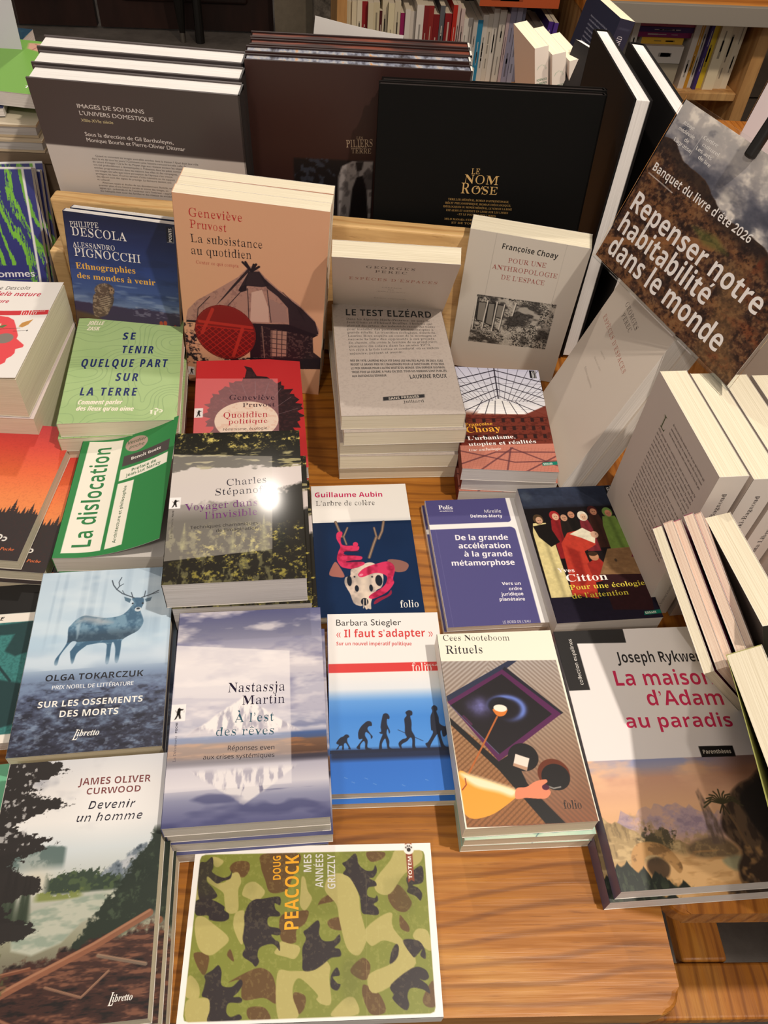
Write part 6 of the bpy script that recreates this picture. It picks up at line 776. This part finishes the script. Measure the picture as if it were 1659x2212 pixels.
# ---------------------------------------------------------------- crates and books at the left edge
e = bpy.data.objects.new('wooden_crate', None); S.collection.objects.link(e); e.location = (-.305, 1.10, 0); e.rotation_euler = (0, 0, R(-3)); tag(e, 'grey brown wooden crate at the left edge carrying lying books', 'crate')
obj('top_board', boxes('top_board', [(-.62, -.06, .175, .012, .16, .19)], GREYW, .002), e); obj('front_board', boxes('front_board', [(-.62, -.055, 0, .01, -.035, .174)], GREYW, .002), e); obj('side_board', boxes('side_board', [(-.01, -.03, 0, .01, .16, .174)], GREYW, .002), e)
b1('cream board covered book lying on the crate, lower of two', (-.43, 1.045, .2055, -3, 90, 0), (.24, .17, .0150), art_plain(240, 170, '#c9b79c'), 'grey', hard=True, back='#b3a084', name='hardcover_book')
b1('cream board covered book lying on the crate, upper of two', (-.435, 1.05, .2215, -2, 90, 0), (.24, .165, .0155), art_plain(240, 165, '#d2c4ac'), 'grey', hard=True, back='#b3a084', name='hardcover_book')
b1('dark navy paperback lying at the left edge on the crate', (-.42, 1.06, .2325, 6, 90, 0), (.13, .19, .0095), art_plain(130, 190, '#1d2650'), 'white', back='#1d2650')
b1('lime green paperback with a pink insect drawing at the left edge', (-.362, 1.075, .2505, -12, 90, 0), (.11, .17, .017), art_leftgreen(), 'white', m=SATIN, back='#79b048')
b1('dark teal photo paperback with pale lettering at the left edge', (-.445, 1.13, .2475, -8, 90, 0), (.12, .18, .014), art_leftphoto(), 'white', m=GLOSS, back='#1f3d52')
b1('blue and lime streaked paperback standing at the left edge', (-.3911, .9032, .003, 2.1, 26, 0), (.15, .21, .011), art_streaks(), 'bright', m=SATIN, back='#2b2f80', spinecol='#ece8e4', n=4, group=g('streaked paperback'), rest=['front copy', 'second copy', 'third copy', 'rear copy'], gap=.002, dims_d=(.002, .001), jit=.004)
# a curled white sheet and a blue card behind the albums
o = obj('paper_sheet', sheet_mesh('paper_sheet', Sheet(170, 240, '#f0eae4', 8), MATTE, plane((-.055, 0, 0), (1, 0, 0), (0, 1, 0), .11, .2, lambda u, v: .012*np.sin(u*2.2))), None); place(o, frame(.066, 1.08, .135, -7, 3, -6), 0); tag(o, 'curled white sheet sticking up behind the brown albums', 'paper')
# ---------------------------------------------------------------- bookcase in the background
SY = 2.2; e = bpy.data.objects.new('bookcase', None); S.collection.objects.link(e); e.location = (.12, SY, -.75); tag(e, 'pale wood bookcase full of paperbacks at the back of the shop', 'bookcase')
def part(nm, *b, m=PINE2): obj(nm, boxes(nm, [tuple(b)], m, .002), e)
part('side_panel', .0, -.01, 0, .025, .3, 1.25); part('side_panel', .605, -.01, 0, .637, .3, 1.25); part('side_panel', 1.1, -.01, 0, 1.135, .3, .80)
for z, x0, x1 in ((.585, .026, .604), (.585, .638, 1.099), (.28, .026, .604), (.28, .638, 1.099), (.86, .026, .604)): part('shelf_board', x0, 0, z, x1, .3, z + .02)
part('back_panel', .0, .30, 0, 1.135, .31, .80, m=DARK)
CT = wood('counter_orange', '#b8702a', '#d68a3c', '#e6a458', (1, 8, 8), .4, .8, 2); o = obj('counter_top', boxes('counter_top', [(.6, -.06, .802, 1.8, .4, .83)], CT, .002), e); obj('counter_edge', boxes('counter_edge', [(.6, -.075, .79, 1.8, -.06, .832)], flat('grey_edge', '#8f8a82', .5), .001), e)
def simple(label, x, z, w_, h_, col, pos, lie=False, tiltd=0, dep=.15, pag='#cfc6b4', strip=None, grp='paperbacks in the background bookcase', y=None):
    """a small shelf book: coloured spine and covers, paper top"""
    c, pg = lin(hx(col))*.92, lin(hx(pag)); V = [(x_, y_, z_) for z_ in (0, h_) for y_ in (0, dep) for x_ in (0, w_)]; F = [(0, 2, 3, 1), (4, 5, 7, 6), (0, 1, 5, 4), (2, 6, 7, 3), (0, 4, 6, 2), (1, 3, 7, 5)]
    vs = []; fs = []; cs = []
    for k, f in enumerate(F):
        i = len(vs); vs += [V[q] for q in f]; fs.append([i, i + 1, i + 2, i + 3]); paper = (k in (0, 1, 3)) if not lie else (k in (3, 4, 5)); cs += [pg if paper else c]*4
    rng = random.Random(label); ink = lin(hx(strip or ('#3a3430' if sum(hx(col)) > 1.5 else '#d8cfc0')))
    a, b = (h_, w_) if not lie else (w_, h_)
    for k in range(rng.randint(2, 4)):
        l = rng.uniform(.08, .3)*a; s0 = rng.uniform(.08, .65)*a; wd = b*rng.uniform(.12, .26); m0 = b/2 - wd/2; i = len(vs)
        q = [(m0, s0), (m0 + wd, s0), (m0 + wd, s0 + l), (m0, s0 + l)] if not lie else [(s0, m0), (s0 + l, m0), (s0 + l, m0 + wd), (s0, m0 + wd)]
        vs += [(u, -.0004, v) for u, v in q]; fs.append([i, i + 1, i + 2, i + 3]); cs += [ink*.6 + c*.4]*4
    me = bpy.data.meshes.new('paperback_book'); me.from_pydata(vs, [], fs); at = me.color_attributes.new('Col', 'FLOAT_COLOR', 'POINT'); C4 = np.ones((len(vs), 4)); C4[:, :3] = cs; at.data.foreach_set('color', C4.ravel()); me.materials.append(MATTE)
    o = obj('paperback_book', me, None, (x, SY + .02 + random.Random(label).uniform(0, .02) if y is None else y, z)); o.rotation_euler = (0, R(tiltd), 0); tag(o, label, 'book', grp); return o
Z0 = -.145
row = [('cream', '#cfc5a8', 9, 176), ('cream', '#d6ccb0', 9, 178), ('ivory', '#d9d0b8', 9, 180), ('scarlet', '#8e1f24', 10, 178), ('cream', '#cfc5a8', 10, 178), ('sand', '#c9bea0', 11, 178), ('dark maroon', '#4a1a1c', 5, 160), ('cream', '#d2c8ae', 10, 180), ('pale straw', '#d9cfae', 11, 178), ('cream', '#cec4aa', 11, 182), ('magenta', '#8e1d58', 8, 158), ('white', '#d8d2ca', 9, 168), ('off white', '#cfc8c0', 11, 160), ('white', '#ddd7d0', 13, 178), ('dull red', '#7d2226', 9, 176), ('brick red', '#8c2a28', 10, 174), ('dark red', '#7a171c', 11, 155), ('slate grey', '#5d6066', 9, 175), ('crimson', '#86191e', 13, 160), ('bright red', '#b5281c', 8, 180), ('pinkish white', '#cdbcb6', 7, 180), ('rose white', '#c9b4b0', 7, 172), ('white', '#d6d0c8', 8, 150), ('white', '#cfcac4', 9, 150), ('pale grey', '#bfbab4', 8, 148), ('turquoise blue', '#2b7fa6', 10, 148), ('white', '#d4cec6', 10, 158), ('ivory', '#d0c8bc', 9, 160), ('white', '#d8d2ca', 10, 172), ('off white', '#cbc4ba', 12, 172), ('pink grey', '#b9a4a8', 6, 165), ('lavender grey', '#8d8aa0', 11, 182), ('lavender grey', '#9694a8', 10, 180), ('grey blue', '#7f8096', 9, 178), ('vermilion', '#a8321c', 9, 120), ('white', '#d2ccc4', 9, 130), ('white', '#cbc6be', 10, 132), ('grey', '#a8a29c', 8, 130), ('dark violet', '#4b2a86', 9, 150), ('violet', '#5a3a9a', 8, 150)]
x = .147; seen = {}
nth = ['first', 'second', 'third', 'fourth', 'fifth', 'sixth', 'seventh', 'eighth', 'ninth', 'tenth']
prev = 'the left bookcase panel'
for k, (nm, cl_, th_, h_) in enumerate(row):
    th_ *= 1.42; seen[nm] = seen.get(nm, 0) + 1; tot = sum(r_[0] == nm for r_ in row)
    lb = '%s spined paperback in the left bookcase bay, right of the %s one' % (nm, prev) if k else '%s spined paperback next to the left panel of the bookcase' % nm
    if tot > 1: lb = '%s of the %s spined paperbacks from the left in the left bookcase bay' % (nth[seen[nm] - 1], nm)
    simple(lb, x, Z0, th_/1000 - .0006, h_/1000, cl_, k, tiltd=0 if k < 34 else 4); x += th_/1000; prev = nm
# right bay
x = .775
for nm, cl_, th_, h_, td in (('narrow white', '#cfc8c0', 16, 165, 3), ('lilac grey', '#8a86a0', 14, 160, 3), ('pale grey', '#a8a49e', 15, 158, 3)): simple('%s spined paperback at the left of the right bookcase bay' % nm, x, Z0, th_/1000, h_/1000, cl_, 0, tiltd=td); x += th_/1000 + .001
x = .872
for nm, cl_, th_, h_ in (('ash grey', '#8f8a84', 18, 170), ('white', '#d2ccc2', 16, 160)): simple('%s spined paperback left of the lying pile in the right bookcase bay' % nm, x, Z0, th_/1000, h_/1000, cl_, 0); x += th_/1000 + .001
z = Z0
for nm, cl_, t_, l_, dx in (('wrapped transparent packet of', '#9a9280', 62, 130, .91), ('thick white', '#d4cdc4', 42, 132, .91), ('yellow', '#d9a930', 16, 115, .925), ('magenta', '#8a2260', 14, 160, .906), ('dark purple', '#3c2058', 13, 155, .906), ('crimson and grey', '#9a4258', 16, 156, .908), ('white topmost', '#d8d2cc', 18, 158, .906)):
    simple('%s paperback lying in the pile of the right bookcase bay' % nm.replace('topmost', 'topmost') if 'packet' not in nm else 'transparent wrapped packet at the bottom of the lying pile', dx, z, l_/1000, t_/1000 - .0006, cl_, 0, lie=True, dep=.12); z += t_/1000
x = 1.058
for nm, cl_, th_, h_ in (('white and red', '#cfc6bc', 16, 160), ('ochre', '#c08a28', 12, 165), ('white', '#cfcac6', 11, 165), ('dark violet', '#3d2a6a', 9, 172)): simple('%s spined paperback in the right bookcase bay, right of the lying pile' % nm, x, Z0, th_/1000, h_/1000, cl_, 0); x += th_/1000 + .0006
bx = x
for nm, cl_, th_, h_ in (('yellow and violet', '#d9bb30', 19, 165), ('tall cream', '#e6dabc', 30, 190), ('cream', '#dccfb4', 24, 165), ('pale ivory', '#e2d8c0', 18, 186)): 
    if x + th_/1000 < 1.2195: simple('%s spined paperback at the right end of the right bookcase bay' % nm, x, Z0, th_/1000, h_/1000, cl_, 0)
    x += th_/1000 + .0006
simple('orange book lying on top of the left bookcase row', .47, .045, .2, .03, '#b5532a', 0, lie=True, strip='#6a2a12', y=2.19, grp='paperbacks in the background bookcase')
